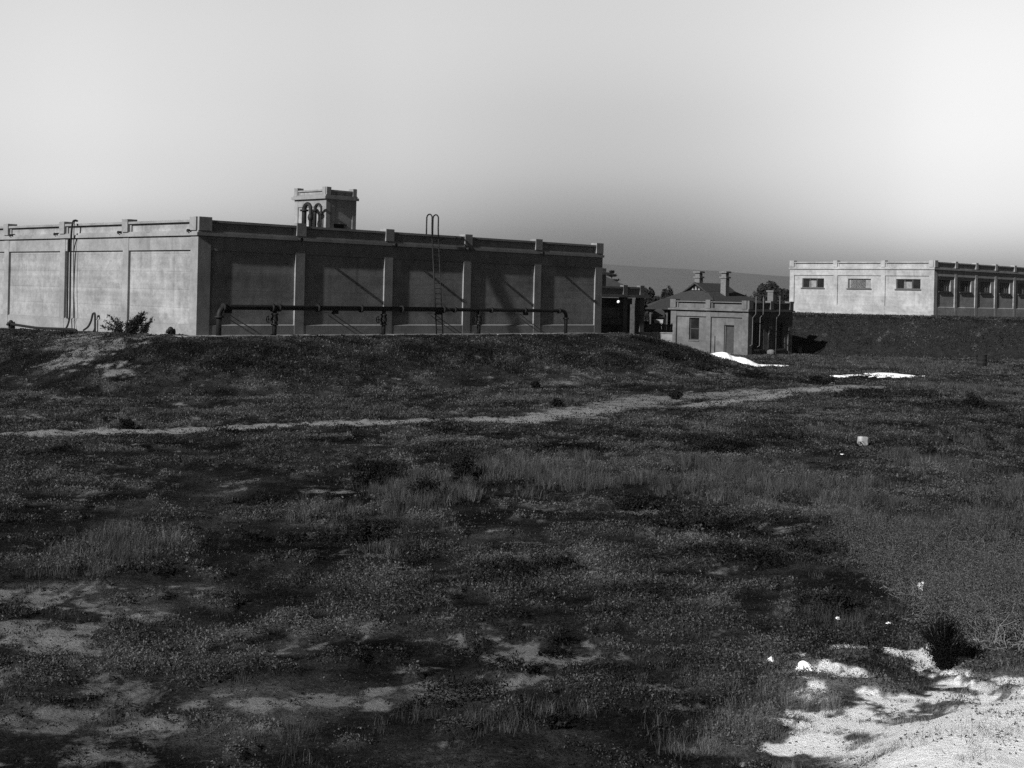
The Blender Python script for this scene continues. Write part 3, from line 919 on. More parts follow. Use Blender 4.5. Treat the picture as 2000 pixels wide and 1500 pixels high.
for s in (6.35, 5.0, 3.1, 1.35):
    v = MB()
    for k in range(3):
        v.fbox('l', s, s + 0.24, 0.045, 0.062, 3.26 + k * 0.05, 3.285 + k * 0.05)
    v.build('air_vent', M_IRON, off)
for (a, b_, z0, z1) in hr:
    fr = MB().fbox('r', a, b_, -0.28, -0.2, z0, z0 + 0.08).fbox('r', a, b_, -0.28, -0.2, z1 - 0.08, z1)
    for c in (a, (a + b_) / 2 - 0.04, b_ - 0.08):
        fr.fbox('r', c, c + 0.08, -0.28, -0.2, z0 + 0.08, z1 - 0.08)
    w_ = fr.build('window', M_FRAME, off)
    MB().fbox('r', a + 0.04, b_ - 0.04, -0.25, -0.24, z0 + 0.04, z1 - 0.04).build('pane', M_GLASS, w_)
    MB().fbox('r', a - 0.08, b_ + 0.08, 0, 0.09, z0 - 0.12, z0 - 0.002).build('sill', M_OFF, w_)
for px, ztop, zb in ((1476, 4.85, 0.9), (1490.5, 4.8, 0.8), (1522.5, 4.95, -0.1)):
    s = face_s(px, OC - D1 * 0.48, D2, 620)
    MB().tube([(s, -0.48, ztop), (s, -0.48, 3.4), (s - 0.02, -0.22, 3.1), (s - 0.02, -0.2, zb)] + ([(s - 0.3, -0.2, zb - 0.08)] if zb > 0 else []), 0.032, 8).build('downpipe', M_PIPEL, off, True)
MB().box(5.0, 5.55, 0.9, 1.45, 3.7, 5.25).box(4.92, 5.63, 0.82, 1.53, 5.25, 5.38).build('chimney', M_OFF, off)
s3 = face_s(1385, OC, D1, 600)
MB().tube([(-0.2, 3.35, 3.8), (-0.2, 3.35, 4.75)], 0.04, 8).build('flue', M_IRON, off, True)
MB().tube([(-0.06, 3.2, 0.0), (-0.06, 3.2, 1.5)], 0.025, 6).build('conduit', M_IRON, off, True)

# ------------------------------------------------------------------ valve house behind the near tank
vend = at(1254.4, 620, 104)[:2]
VO = vend - D2 * 8.0
vh = thing('valve_house', 'dark flat roofed concrete porch building just past the end of the near tank', 'building', (VO[0], VO[1], 0), ROT)
V = 8.0
sp = [face_s(p, VO, D2, 600) for p in (1219, 1252)]
w1 = MB().box(0.0, 3.0, 0.0, 5.0, -0.2, 4.5)
w1.box(3.0, V, 1.6, 5.0, -0.2, 4.45)
w1.build('wall', M_VH, vh)
MB().box(-0.3, V + 0.35, -0.35, 5.2, 4.5, 4.72).build('cornice', M_VH, vh)
pr = MB().box(0, V, 0, 0.25, 4.72, 5.3).box(V - 0.25, V, 0.25, 5.0, 4.72, 5.29)
for s in (sp[0] - 0.22, sp[1] - 0.24, sp[0] - 5.2):
    pr.box(s, s + 0.5, -0.09, 0.0, 4.72, 5.42).box(s, s + 0.5, 0.0, 0.25, 5.302, 5.42)
pr.box(0, V, -0.07, 0.0, 5.16, 5.28)
pr.build('parapet', M_VH, vh)
for s in (sp[0] - 0.22, sp[1] - 0.24):
    MB().box(s, s + 0.5, -0.1, 0.35, -0.2, 4.5).build('pillar', M_VH, vh)
sa, sb_ = sp[0] - 3.6, sp[0] - 0.75
MB().box(sa, sb_, -0.06, 0.14, 2.95, 3.62).box(sa, sb_ + 0.04, -0.1, 0.0, 3.62, 3.74).box(sb_ - 0.18, sb_ + 0.04, -0.12, 0.16, 2.9, 3.72).box(sa, sb_ + 0.3, -0.14, 0.3, 2.5, 2.9).build('balcony', M_VH, vh)
MB().box(sp[0] + 0.2, sp[1] - 0.55, 0.60, 0.68, 0.0, 4.0).build('door', M_DARK, vh)
MB().box(sp[0] + 0.2, sp[1] - 0.2, 0.70, 1.598, 4.0, 4.45).build('door_head', M_VH, vh)
MB().box(sa, sb_, 0.5, 1.2, 0.2, 2.45).build('balcony_shadow_box', M_WOOD, vh)  # box added to stand in for the shadow under the balcony
# taller block at the back
t0 = face_s(1184, VO + D1 * 2.6, D2, 540)
MB().box(t0 - 3, t0, 2.6, 5.0, 4.72, 6.2).box(t0 - 3.2, t0 + 0.22, 2.4, 5.2, 6.2, 6.38).box(t0 - 3, t0, 2.6, 5.0, 6.38, 6.68).build('roof_block', M_VH, vh)

gp = at(1208, 589.5, 100.5)
lamp = thing('globe_lamp', 'round white globe lamp on a bracket at the dark porch past the tank', 'lamp', gp)
g = MB()
for i, ph in enumerate(np.linspace(-1.35, 1.35, 9)):
    pass
g.tube([(0, 0, 0.115 * math.sin(p)) for p in np.linspace(-1.5, 1.5, 11)], [max(0.115 * math.cos(p), 0.01) for p in np.linspace(-1.5, 1.5, 11)], 16)
g.build('globe', M_WHITE, lamp, True)
MB().tube([(0, 0, 0.1), (0, 0, 0.3), (0.12, 0.12, 0.36), (1.2, 1.3, 0.36)], 0.02, 6).build('bracket', M_IRON, lamp, True)

# ------------------------------------------------------------------ house with hipped roof
hc = at(1388, 590, 131)[:2]
hs = thing('house', 'house with a dark hipped roof, gablet and two tall chimneys behind the small building', 'house', (hc[0], hc[1], 0), ROT)
EV = 3.35; RZ = at(1388, 553, 131)[2]
a0, a1, b0, b1 = -5.4, 6.0, -5.2, 5.2
ra, rb = -1.75, 1.8          # ridge ends along local x
MB().box(a0 + 0.5, a1 - 0.5, b0 + 0.5, b1 - 0.5, 0, EV - 0.02).build('wall', M_VH, hs)
g0 = 1.15                     # gablet half width
gz = RZ - 0.75
rf = MB()
rf.poly([(a0, b0, EV), (a1, b0, EV), (rb + 0.6, -g0, gz), (ra - 0.6, -g0, gz)])
rf.poly([(a1, b1, EV), (a0, b1, EV), (ra - 0.6, g0, gz), (rb + 0.6, g0, gz)])
rf.poly([(a0, b1, EV), (a0, b0, EV), (ra - 0.6, -g0, gz), (ra - 0.6, g0, gz)])
rf.poly([(a1, b0, EV), (a1, b1, EV), (rb + 0.6, g0, gz), (rb + 0.6, -g0, gz)])
rf.poly([(ra - 0.75, -g0 - 0.1, gz - 0.03), (rb + 0.6, -g0 - 0.1, gz - 0.03), (rb + 0.6, 0, RZ), (ra - 0.75, 0, RZ)])
rf.poly([(rb + 0.6, g0 + 0.1, gz - 0.03), (ra - 0.75, g0 + 0.1, gz - 0.03), (ra - 0.75, 0, RZ), (rb + 0.6, 0, RZ)])
rf.poly([(rb + 0.6, -g0, gz), (rb + 0.6, g0, gz), (rb + 0.6, 0, RZ)])
rf.prism([(ra - 0.9, -g0 - 0.25, gz - 0.12), (ra - 0.9, -g0 - 0.05, gz - 0.12), (ra - 0.9, 0.0, RZ - 0.12), (ra - 0.9, g0 + 0.05, gz - 0.12), (ra - 0.9, g0 + 0.25, gz - 0.12), (ra - 0.9, 0, RZ + 0.06)], (0.2, 0, 0))
rf.box(a0 - 0.05, a1 + 0.05, b0 - 0.05, b1 + 0.05, EV - 0.16, EV - 0.004)
# veranda skirt roof on the left
rf.poly([(a0 - 2.4, b0 - 0.3, EV - 0.55), (a0 - 2.4, b1, EV - 0.55), (a0, b1, EV + 0.02), (a0, b0 - 0.3, EV + 0.02)])
rf.poly([(a0 - 2.4, b0 - 0.3, EV - 0.62), (a0 - 2.4, b1, EV - 0.62), (a0, b1, EV - 0.08), (a0, b0 - 0.3, EV - 0.08)])
rfo = rf.build('roof', M_ROOF, hs)
MB().poly([(ra - 0.62, -g0, gz), (ra - 0.62, g0, gz), (ra - 0.62, 0, RZ - 0.1)]).build('gablet', M_DARK, hs)
fw = MB()
for y in (-0.35, 0.0, 0.35):
    fw.prism([(ra - 0.7, y - 0.13, gz + 0.05), (ra - 0.7, y + 0.13, gz + 0.05), (ra - 0.7, y, gz + 0.42 - abs(y) * 0.5)], (0.05, 0, 0))
fw.build('gable_fretwork', M_PALEP, hs)


def chimney(px, yb, Y, w):
    p = at(px, yb, Y)
    zt = at(px, 530, Y)[2]
    d = np.array([p[0] - hc[0], p[1] - hc[1]])
    la, lb = d @ D2, d @ D1
    zb = EV
    c = MB().box(la - w, la + w, lb - w, lb + w, zb, zt - 0.65)
    c.box(la - w - 0.1, la + w + 0.1, lb - w - 0.1, lb + w + 0.1, zt - 0.65, zt - 0.5)
    c.box(la - w + 0.04, la + w - 0.04, lb - w + 0.04, lb + w - 0.04, zt - 0.5, zt - 0.16)
    c.box(la - w - 0.12, la + w + 0.12, lb - w - 0.12, lb + w + 0.12, zt - 0.16, zt)
    c.build('chimney', M_BRICK, hs)


chimney(1364.5, 560, 133.5, 0.29)
chimney(1415.5, 575, 129.5, 0.29)

# veranda posts, fence and low wall to the left of the house
Fq = [at(1257, 650, 108), at(1314, 650, 108)]
fd = (Fq[1] - Fq[0])[:2]; fl = float(np.hypot(*fd)); fr_ = math.atan2(fd[1], fd[0])
zt, zb2 = at(1285, 632, 108)[2], at(1285, 650, 108)[2]
fen = thing('paling_fence', 'dark weathered paling fence between the porch and the small building', 'fence', (Fq[0][0], Fq[0][1], 0), fr_)
pal = MB()
x = 0.0
while x < fl - 0.1:
    pal.box(x, x + 0.085, 0, 0.02, zb2 + 0.02, zt - random.uniform(0, 0.05)); x += 0.1
pal.build('palings', M_WOOD, fen)
MB().box(0, fl, 0.02, 0.07, zt - 0.2, zt - 0.1).box(0, fl, 0.02, 0.07, zb2 + 0.12, zb2 + 0.22).build('rails', M_WOOD, fen)
for x in (0.02, fl * 0.5, fl - 0.12):
    MB().box(x, x + 0.1, 0.07, 0.17, 0, zt + 0.03).build('post', M_WOOD, fen)
Lq = [at(1254, 650, 97.5), at(1313, 650, 97.5)]
lw = MB().box(0, float(Lq[1][0] - Lq[0][0]), -0.1, 0.1, -2.2, 0).box(-0.05, float(Lq[1][0] - Lq[0][0]) + 0.05, -0.15, 0.15, 0.0, 0.07).build('low_wall', M_PALEP)
lw.location = tuple(map(float, Lq[0]))
tag(lw, 'low pale rendered wall in front of the dark paling fence', 'wall')

vp = at(1270, 640, 118)
ver = thing('veranda', 'dark timber veranda with arched brackets left of the house', 'veranda', (vp[0], vp[1], 0), 0)
zr, ze = at(1320, 590, 118)[2], at(1262, 603, 118)[2]
MB().box(-0.1, 0.05, 0, 0.12, 0, ze).build('post', M_WOOD, ver)
MB().box(1.35, 1.47, 0, 0.12, 0, ze).build('post', M_WOOD, ver)
br_ = MB()
for sgn, x0 in ((1, 0.05), (-1, 1.35)):
    pts = [(x0, 0.04, ze), (x0 + sgn * 0.45, 0.04, ze), (x0 + sgn * 0.22, 0.04, ze - 0.14), (x0 + sgn * 0.1, 0.04, ze - 0.4), (x0, 0.04, ze - 0.5)]
    br_.prism(pts, (0, 0.04, 0))
br_.build('bracket', M_WOOD, ver)
MB().box(1.48, 2.3, 2.4, 2.6, 0, ze).build('back_wall', M_DARK, ver)
MB().prism([(-0.5, -0.4, ze - 0.02), (2.5, -0.4, ze - 0.02), (2.5, 3.0, ze + 0.9), (1.6, 3.0, ze + 0.9)], (0, 0, 0.09)).build('roof', M_ROOF, ver)
bx = at(1286, 628, 110.5)
o = MB().box(-0.34, 0.34, -0.2, 0.2, -0.13, 0.13).box(-0.37, 0.37, -0.23, 0.23, 0.13, 0.17).box(-0.3, -0.24, -0.15, 0.15, -2.6, -0.13).box(0.24, 0.3, -0.15, 0.15, -2.6, -0.13).build('meter_box', M_STONE)
o.location = tuple(map(float, bx)); tag(o, 'small white box showing above the paling fence under the veranda', 'box')

# ------------------------------------------------------------------ foliage
def leaves(P, size, tone, up=0.25):
    """rhombic leaves at points P"""
    n = len(P)
    u = rng.normal(size=(n, 3)); u /= np.linalg.norm(u, axis=1)[:, None]
    w = rng.normal(size=(n, 3)); w[:, 2] += up
    v = np.cross(u, w); v /= np.maximum(np.linalg.norm(v, axis=1), 1e-6)[:, None]
    s = (size * rng.uniform(0.6, 1.35, n))[:, None]
    V_ = np.stack([P - u * s, P + v * s * 0.45, P + u * s, P - v * s * 0.45], 1).reshape(-1, 3)
    F = np.arange(4 * n).reshape(n, 4)
    return V_, F, np.repeat(tone, 4)


def crown_points(lobes, n, shell=0.45):
    vol = np.array([l[3] * l[4] * l[5] for l in lobes]) ** 0.75
    k = rng.choice(len(lobes), n, p=vol / vol.sum())
    L = np.array(lobes)[k]
    d = rng.normal(size=(n, 3)); d /= np.linalg.norm(d, axis=1)[:, None]
    r = rng.uniform(shell, 1.0, n) ** 0.8
    P = L[:, :3] + d * L[:, 3:6] * r[:, None]
    return P, k


def tree(name, label, cat, loc, lobes, n, leaf, tone, trunk, group=None, zmin=0.3):
    root = thing(name, label, cat, loc, 0, group)
    P, k = crown_points(lobes, n)
    cl = fbm(P[:, 0] * 1.0 + P[:, 2] * 0.7, P[:, 1] + P[:, 2] * 0.9, max(leaf * 5, 0.35), 91, 3)
    keep = (cl > 0.36) & (P[:, 2] > zmin)
    P = P[keep]; cl = cl[keep]
    t = tone * rng.uniform(0.6, 1.4, len(P)) * (0.6 + 0.9 * cl)
    V_, F, T = leaves(P, np.full(len(P), leaf), t)
    np_mesh('crown', V_, F, M_LEAF, {'tone': T}, root)
    tm = MB()
    top = np.mean([l[:3] for l in lobes], 0)
    tm.tube([(0, 0, -0.2), top * 0.35 + np.array([0, 0, 0.0]), top * 0.75], [trunk, trunk * 0.8, trunk * 0.5], 8)
    for l in lobes:
        tm.tube([top * 0.45, np.array(l[:3]) * 0.6 + top * 0.3, np.array(l[:3])], [trunk * 0.5, trunk * 0.35, trunk * 0.12], 6)
    tm.build('trunk', M_BARK, root, True)
    return root


def tree_at(name, label, cat, px, ptop, w_px, Y, n, leaf, tone, nl=7, group=None, zbase=0.0, squash=1.0):
    top = at(px, ptop, Y); H = top[2] - zbase; W = w_px * Y / FPX * 0.5
    lobes = []
    for i in range(nl):
        an = 2 * math.pi * i / nl + random.random()
        rr = W * random.uniform(0.35, 0.68)
        zc = H * random.uniform(0.42, 0.74)
        s = W * random.uniform(0.32, 0.5)
        lobes.append((math.cos(an) * rr, math.sin(an) * rr, zc, s, s, min(s * squash, H - zc)))
    lobes.append((0, 0, H * 0.72, W * 0.55, W * 0.55, H * 0.28))
    lobes.append((W * 0.1, 0, H * 0.45, W * 0.7, W * 0.7, H * 0.3))
    return tree(name, label, cat, (top[0], Y, zbase), lobes, n, leaf, tone, W * 0.1, group)


GT = 'trees behind the buildings'
tree_at('tree', 'large dark round crowned tree right behind the small building', 'tree', 1502, 548, 92, 165, 22000, 0.21, 0.024, 11, GT)
tree_at('tree', 'smaller dark tree crowded against the far tank corner', 'tree', 1536, 564, 44, 160, 6000, 0.2, 0.022, 5, GT)
tree_at('bush', 'pale feathery bush between the house roof and the large round tree', 'bush', 1472, 568, 36, 150, 4000, 0.17, 0.040, 5, GT)
tree_at('tree', 'pointed little tree at the right end of the house roof', 'tree', 1456, 573, 10, 150, 900, 0.15, 0.03, 4, GT)
tree_at('tree', 'dark spreading tree above the porch roof end', 'tree', 1266, 559, 56, 150, 9000, 0.19, 0.020, 7, GT)
tree_at('tree', 'bushy dark tree left of the house roof', 'tree', 1304, 558, 46, 155, 8000, 0.19, 0.023, 7, GT)
tree_at('bush', 'low dark bush filling the gap between the two trees left of the house', 'bush', 1284, 577, 46, 148, 5000, 0.18, 0.022, 5, GT)
tree_at('shrub', 'low dark shrub in the gap beside the porch pillar', 'shrub', 1263, 606, 20, 112, 1500, 0.13, 0.03, 4)
tree_at('tree', 'tufted dark tree just right of the tiered pine', 'tree', 1219, 548, 14, 150, 1500, 0.2, 0.016, 4, GT)

# tiered pine
np_top = at(1195, 528.5, 160)
pine = thing('pine_tree', 'tiered dark pine tree showing above the porch roof', 'tree', (np_top[0], 160, 0), 0, GT)
H = np_top[2]
PP = []
tiers = [(0.995, 0.12), (0.94, 0.5), (0.86, 0.9), (0.77, 1.05), (0.66, 1.5), (0.55, 1.9), (0.44, 2.2), (0.33, 2.4)]
for zf, rad in tiers:
    for k in range(9):
        an = 2 * math.pi * k / 9 + zf * 9
        t = np.linspace(0.05, 1, 60)
        PP.append(np.stack([np.cos(an) * rad * t, np.sin(an) * rad * t, H * zf - 0.12 + 0.22 * t * t * rad * 0.5], 1) + rng.normal(size=(60, 3)) * [0.07, 0.07, 0.05])
PP = np.concatenate(PP)
V_, F, T = leaves(PP, np.full(len(PP), 0.13), 0.018 * rng.uniform(0.6, 1.4, len(PP)))
np_mesh('crown', V_, F, M_LEAF, {'tone': T}, pine)
MB().tube([(0, 0, -0.2), (0, 0, H * 0.5), (0, 0, H)], [0.25, 0.14, 0.03], 8).build('trunk', M_BARK, pine, True)

# tiled roof seen above the porch
rp = at(1176, 536, 126)
re_ = at(1243, 571, 126)
rl = at(1100, 571, 126)
sh = thing('shed', 'dark tiled hip roofed shed between the porch and the tiered pine', 'shed', (rp[0], 126, 0))
dxr, dxl = re_[0] - rp[0], rl[0] - rp[0]
o = MB()
o.poly([(dxl, -3.5, re_[2]), (dxr, -3.5, re_[2]), (0, 0.5, rp[2]), (-1.5, 0.5, rp[2])])
o.poly([(dxr, -3.5, re_[2]), (dxr, 4.5, re_[2]), (0, 0.5, rp[2])])
o.poly([(dxr, 4.5, re_[2]), (dxl, 4.5, re_[2]), (-1.5, 0.5, rp[2]), (0, 0.5, rp[2])])
o.poly([(dxl, 4.5, re_[2]), (dxl, -3.5, re_[2]), (-1.5, 0.5, rp[2])])
o.box(dxl, dxr, -3.5, 4.5, re_[2] - 0.15, re_[2] - 0.01)
o.build('roof', M_ROOF, sh)
MB().box(dxl + 0.4, dxr - 0.4, -3.1, 4.1, 0, re_[2] - 0.16).build('wall', M_WOOD, sh)


# shrubs in front of the sunlit wall
def shrub_at(name, label, px, py, stems, seed, leaf, tone, nleaf, group=None, mat=M_LEAF, cat='shrub', dist=None):
    random.seed(seed)
    b = gnd(px, py) if dist is None else dist
    root = thing(name, label, cat, b, 0, group)
    sm = MB(); P = []
    for (dxp, hp, sp_) in stems:
        Yd = b[1]
        tipx, tipz = dxp * Yd / FPX, hp * Yd / FPX
        ty = random.uniform(-0.5, 0.5) * tipz * 0.6
        pts = [np.array([0, 0, -0.05]), np.array([tipx * 0.35, ty * 0.4, tipz * 0.5]), np.array([tipx, ty, tipz])]
        pts = smooth_path(pts, 6)
        sm.tube(pts, list(np.linspace(0.018, 0.006, len(pts))), 5)
        n = int(nleaf)
        t = rng.uniform(0.25, 1, n)
        ii = np.clip((t * (len(pts) - 1)).astype(int), 0, len(pts) - 1)
        P.append(np.array(pts)[ii] + rng.normal(size=(n, 3)) * sp_ * Yd / FPX * np.array([1, 1, 0.8]))
    sm.build('stems', M_BARK, root, True)
    P = np.concatenate(P); P = P[P[:, 2] > 0.01]
    V_, F, T = leaves(P, np.full(len(P), leaf), tone * rng.uniform(0.5, 1.5, len(P)), 0.8)
    np_mesh('foliage', V_, F, mat, {'tone': T}, root)
    return root


sb = T1P(-0.9, face_s(238, T1 - D2 * 0.9, D1, 640), 0)
sb[2] = float(height(sb[:1], sb[1:2])[0])
shrub_at('shrub', 'sparse twiggy shrub against the sunlit tank wall', 238, 650, [(-28, 40, 2.2), (-20, 28, 2.5), (-10, 34, 2.5), (-36, 26, 2.5), (-44, 16, 2.5), (-16, 18, 3.5), (-30, 12, 3.5), (-5, 24, 2.5)], 3, 0.06, 0.032, 110, 'shrubs at the foot of the sunlit wall', dist=sb)
sb2 = T1P(-0.9, face_s(254, T1 - D2 * 0.9, D1, 645), 0)
sb2[2] = float(height(sb2[:1], sb2[1:2])[0])
shrub_at('shrub', 'dense dark leafy shrub leaning right against the sunlit tank wall', 254, 652, [(30, 46, 3), (27, 38, 3), (18, 36, 4), (22, 40, 3), (14, 32, 4), (26, 28, 4), (4, 28, 4), (-8, 24, 3.5), (10, 20, 5), (20, 16, 5), (-2, 14, 5), (34, 36, 2.5)], 4, 0.055, 0.020, 330, 'shrubs at the foot of the sunlit wall', dist=sb2)

# ------------------------------------------------------------------ heaps, stones, drums, sacks
def heap(name, label, cat, outline, hmax, m, seed, group=None, z_lift=0.02, noise=0.35):
    """low mound on a ground outline given by photo points"""
    P = np.array([gnd(*p)[:2] for p in outline])
    c = P.mean(0)
    n, k = 120, 18
    an = np.arctan2(P[:, 1] - c[1], P[:, 0] - c[0]); rd = np.hypot(P[:, 0] - c[0], P[:, 1] - c[1])
    o_ = np.argsort(an); an, rd = an[o_], rd[o_]
    aa = np.linspace(-math.pi, math.pi, n, endpoint=False)
    rr = np.interp(aa, an, rd, period=2 * math.pi)
    V_, F = [], []
    for j in range(k + 1):
        t = j / k
        rg = rr * (0.45 + 1.1 * fbm(np.cos(aa) * 3 + seed, np.sin(aa) * 3, 0.55, seed, 4)) if t > 0.3 else rr
        x = c[0] + np.cos(aa) * rg * t; y = c[1] + np.sin(aa) * rg * t
        z = height(x, y) + hmax * (1 - t ** 2.6) * (1 - noise + 2 * noise * fbm(x, y, max(rr.mean() * 0.5, 0.05), seed, 3)) + z_lift * (1 - t) - 0.03 * t
        V_.append(np.stack([x, y, z], 1))
    V_ = np.concatenate(V_)
    for j in range(k):
        for i in range(n):
            a_ = j * n + i; b_ = j * n + (i + 1) % n
            F.append((a_, b_, b_ + n, a_ + n))
    base = np.array([c[0], c[1], float(height(c[:1], c[1:2])[0])])
    o = np_mesh(name, V_ - base, np.array(F), m, smooth=True)
    o.location = tuple(map(float, base))
    return tag(o, label, cat, group)


def lime_heap():
    """white heap in front of the small building: a hump tapering to the right"""
    Y0 = 95.0
    segs = [(1384, 694, .6), (1390, 690.5, 1.0), (1398, 688.5, 1.5), (1410, 687.5, 1.8), (1420, 689, 1.7), (1427, 693.5, 1.5), (1436, 696.5, 1.5), (1446, 697, 1.5), (1456, 699.5, 1.4), (1466, 704, 1.2), (1475, 708.5, 1.0), (1482, 711.5, .8), (1500, 712, .7), (1520, 712.5, .6), (1541, 713.5, .4)]
    xs = np.array([at(s[0], 700, Y0)[0] for s in segs])
    zt = np.array([at(s[0], s[1], Y0)[2] for s in segs]); ws = np.array([s[2] for s in segs])
    n, k = 110, 28
    xx = np.linspace(xs[0], xs[-1], n)
    zz = np.interp(xx, xs, zt); ww = np.interp(xx, xs, ws)
    t = np.linspace(-1, 1, k)
    X = xx[:, None] * np.ones(k); Y = Y0 + t[None, :] * ww[:, None] * (1 + 0.25 * fbm(X, X * 0 + t, 0.4, 19, 3))
    prof = np.clip(1 - np.abs(t) ** 1.35, 0, 1)[None, :]
    g = height(X.ravel(), Y.ravel()).reshape(X.shape)
    hh = np.maximum(zz[:, None] - g, 0.05)
    Z = g + hh * prof * (0.93 + 0.14 * fbm(X, Y, 0.35, 13, 3)) - 0.05 * (1 - prof)
    idx = np.arange(n * k).reshape(n, k)
    F = np.stack([idx[:-1, :-1], idx[1:, :-1], idx[1:, 1:], idx[:-1, 1:]], -1).reshape(-1, 4)
    base = np.array([xx[n // 2], Y0, 0])
    o = np_mesh('lime_heap', np.stack([X.ravel(), Y.ravel(), Z.ravel()], 1) - base, F, M_LIME, smooth=True)
    o.location = tuple(map(float, base))
    tag(o, 'bright white lime heap in front of the small building door, tapering right', 'heap')


lime_heap()
heap('lime_spill', 'long bright white lime spill on the grass below the far bank', 'spill', [(1672, 732), (1690, 727), (1725, 729), (1765, 732), (1812, 737), (1770, 739), (1720, 738), (1685, 737)], 0.10, M_LIME, 5)
GS = 'little white lime patches near the long spill'
heap('lime_patch', 'small white lime patch left of the long spill', 'spill', [(1634, 737), (1642, 733), (1650, 735), (1645, 738)], 0.05, M_LIME, 6, GS)
heap('lime_patch', 'thin white lime streak above the long spill', 'spill', [(1658, 715), (1668, 712), (1678, 714), (1668, 717)], 0.04, M_LIME, 8, GS)

def blocky(name, label, cat, px, py, w, d, h, m, rz=0.5, seed=1, group=None, jit=0.12):
    random.seed(seed)
    import bmesh
    p = gnd(px, py)
    bm = bmesh.new()
    bmesh.ops.create_cube(bm, size=1.0)
    bmesh.ops.subdivide_edges(bm, edges=bm.edges[:], cuts=3, use_grid_fill=True)
    for v in bm.verts:
        c = v.co
        r = 1 - 0.10 * (abs(c.x) > 0.45) * (abs(c.y) > 0.45) - 0.06 * (abs(c.z) > 0.45)
        v.co = Vector((c.x * w * r, c.y * d * r, c.z * h)) + Vector([random.uniform(-1, 1) * jit * min(w, h) * 0.5 for _ in range(3)])
        v.co.z += h * 0.45
    me = bpy.data.meshes.new(name); bm.to_mesh(me); bm.free()
    me.polygons.foreach_set('use_smooth', [True] * len(me.polygons))
    me.materials.append(m)
    o = bpy.data.objects.new(name, me); COL.objects.link(o)
    o.location = tuple(map(float, p)); o.rotation_euler = (0, 0, rz)
    return tag(o, label, cat, group)


blocky('stone_block', 'squarish pale weathered stone block standing in the right field', 'stone', 1685, 871, 0.30, 0.26, 0.30, M_STONE, 0.4, 2)
blocky('stone', 'tiny white stone on dark ground left of the pale block', 'stone', 1644, 891, 0.10, 0.08, 0.07, M_LIME, 0.4, 5, 'white stones in the field')
GL = 'white lumps by the sandy corner'
for i, (px, py, w, h_, hz, lab) in enumerate([(1507, 1297, 15, 6, 0.06, 'small peaked white sand lump left of the largest white scrap'), (1570, 1306, 27, 9, 0.07, 'largest ragged white sand scrap beside the sandy corner'), (1637, 1208, 9, 4, 0.03, 'small white lump in the grass left of the dark bush'), (1735, 1219, 10, 4, 0.03, 'small flat white lump just left of the dark bush'), (1470, 1288, 10, 3, 0.02, 'tiny white lump left of the others near the sandy corner'), (1602, 1315, 14, 6, 0.04, 'white lump touching the right end of the largest one')]):
    ol = [(px + 0.85 * w * math.cos(a_), py + h_ * math.sin(a_)) for a_ in np.linspace(0, 2 * math.pi, 14, endpoint=False)]
    heap('sand_lump', lab, 'lump', ol, hz * 0.9, M_LIME, 30 + i, GL, 0.0, 0.9)
pp = gnd(1798, 1175)
m = MB().poly([(-0.035, 0, 0.02), (0.03, 0.01, 0.0), (0.04, 0.02, 0.08), (0.015, 0.03, 0.13), (-0.04, 0.02, 0.12), (-0.05, 0.0, 0.06)])
m.poly([(0.04, 0.02, 0.08), (0.06, 0.04, 0.10), (0.05, 0.03, 0.14), (0.015, 0.03, 0.13)])
o = m.build('paper_scrap', M_WHITE); o.location = (float(pp[0]), float(pp[1]), float(pp[2]) + 0.15)
sd_ = o.modifiers.new('thickness', 'SOLIDIFY'); sd_.thickness = 0.004
tag(o, 'scrap of white paper caught in the grass above the dark bush', 'paper')

# drum at right
dp = gnd(1917, 719)
dr = thing('drum', 'dark rusty drum standing in the grass at the right edge', 'drum', dp, 0.3)
pr = 0.36
m = MB().tube([(0, 0, 0.0), (0, 0, 0.05), (0, 0, 0.33), (0, 0, 0.35), (0, 0, 0.38), (0, 0, 0.40), (0, 0, 0.62), (0, 0, 0.64), (0, 0, 0.67), (0, 0, 0.69), (0, 0, 0.95), (0, 0, 0.98)], [pr + .01, pr, pr, pr + .02, pr + .02, pr, pr, pr + .02, pr + .02, pr, pr, pr + .015], 24, False)
m.tube([(0, 0, 0.90), (0, 0, 0.93)], [pr - 0.01, pr - 0.01], 24)
m.build('body', M_DRUM, dr, True)
m = MB().tube([(-pr, 0.0, 0.86), (-pr - 0.12, 0.0, 0.9), (-pr - 0.2, 0, 0.8)], 0.03, 6)
m.build('handle', M_DRUM, dr, True)

bp = gnd(1561, 690)
bn = thing('bin', 'small grey bin in the shadow right of the small building', 'bin', bp)
MB().tube([(0, 0, 0), (0, 0, 0.05), (0, 0, 0.5)], [0.17, 0.18, 0.22], 16).build('body', M_SACK, bn, True)
MB().tube([(0, 0, 0.5), (0, 0, 0.53), (0, 0, 0.58)], [0.26, 0.26, 0.10], 16).build('lid', M_SACK, bn, True)


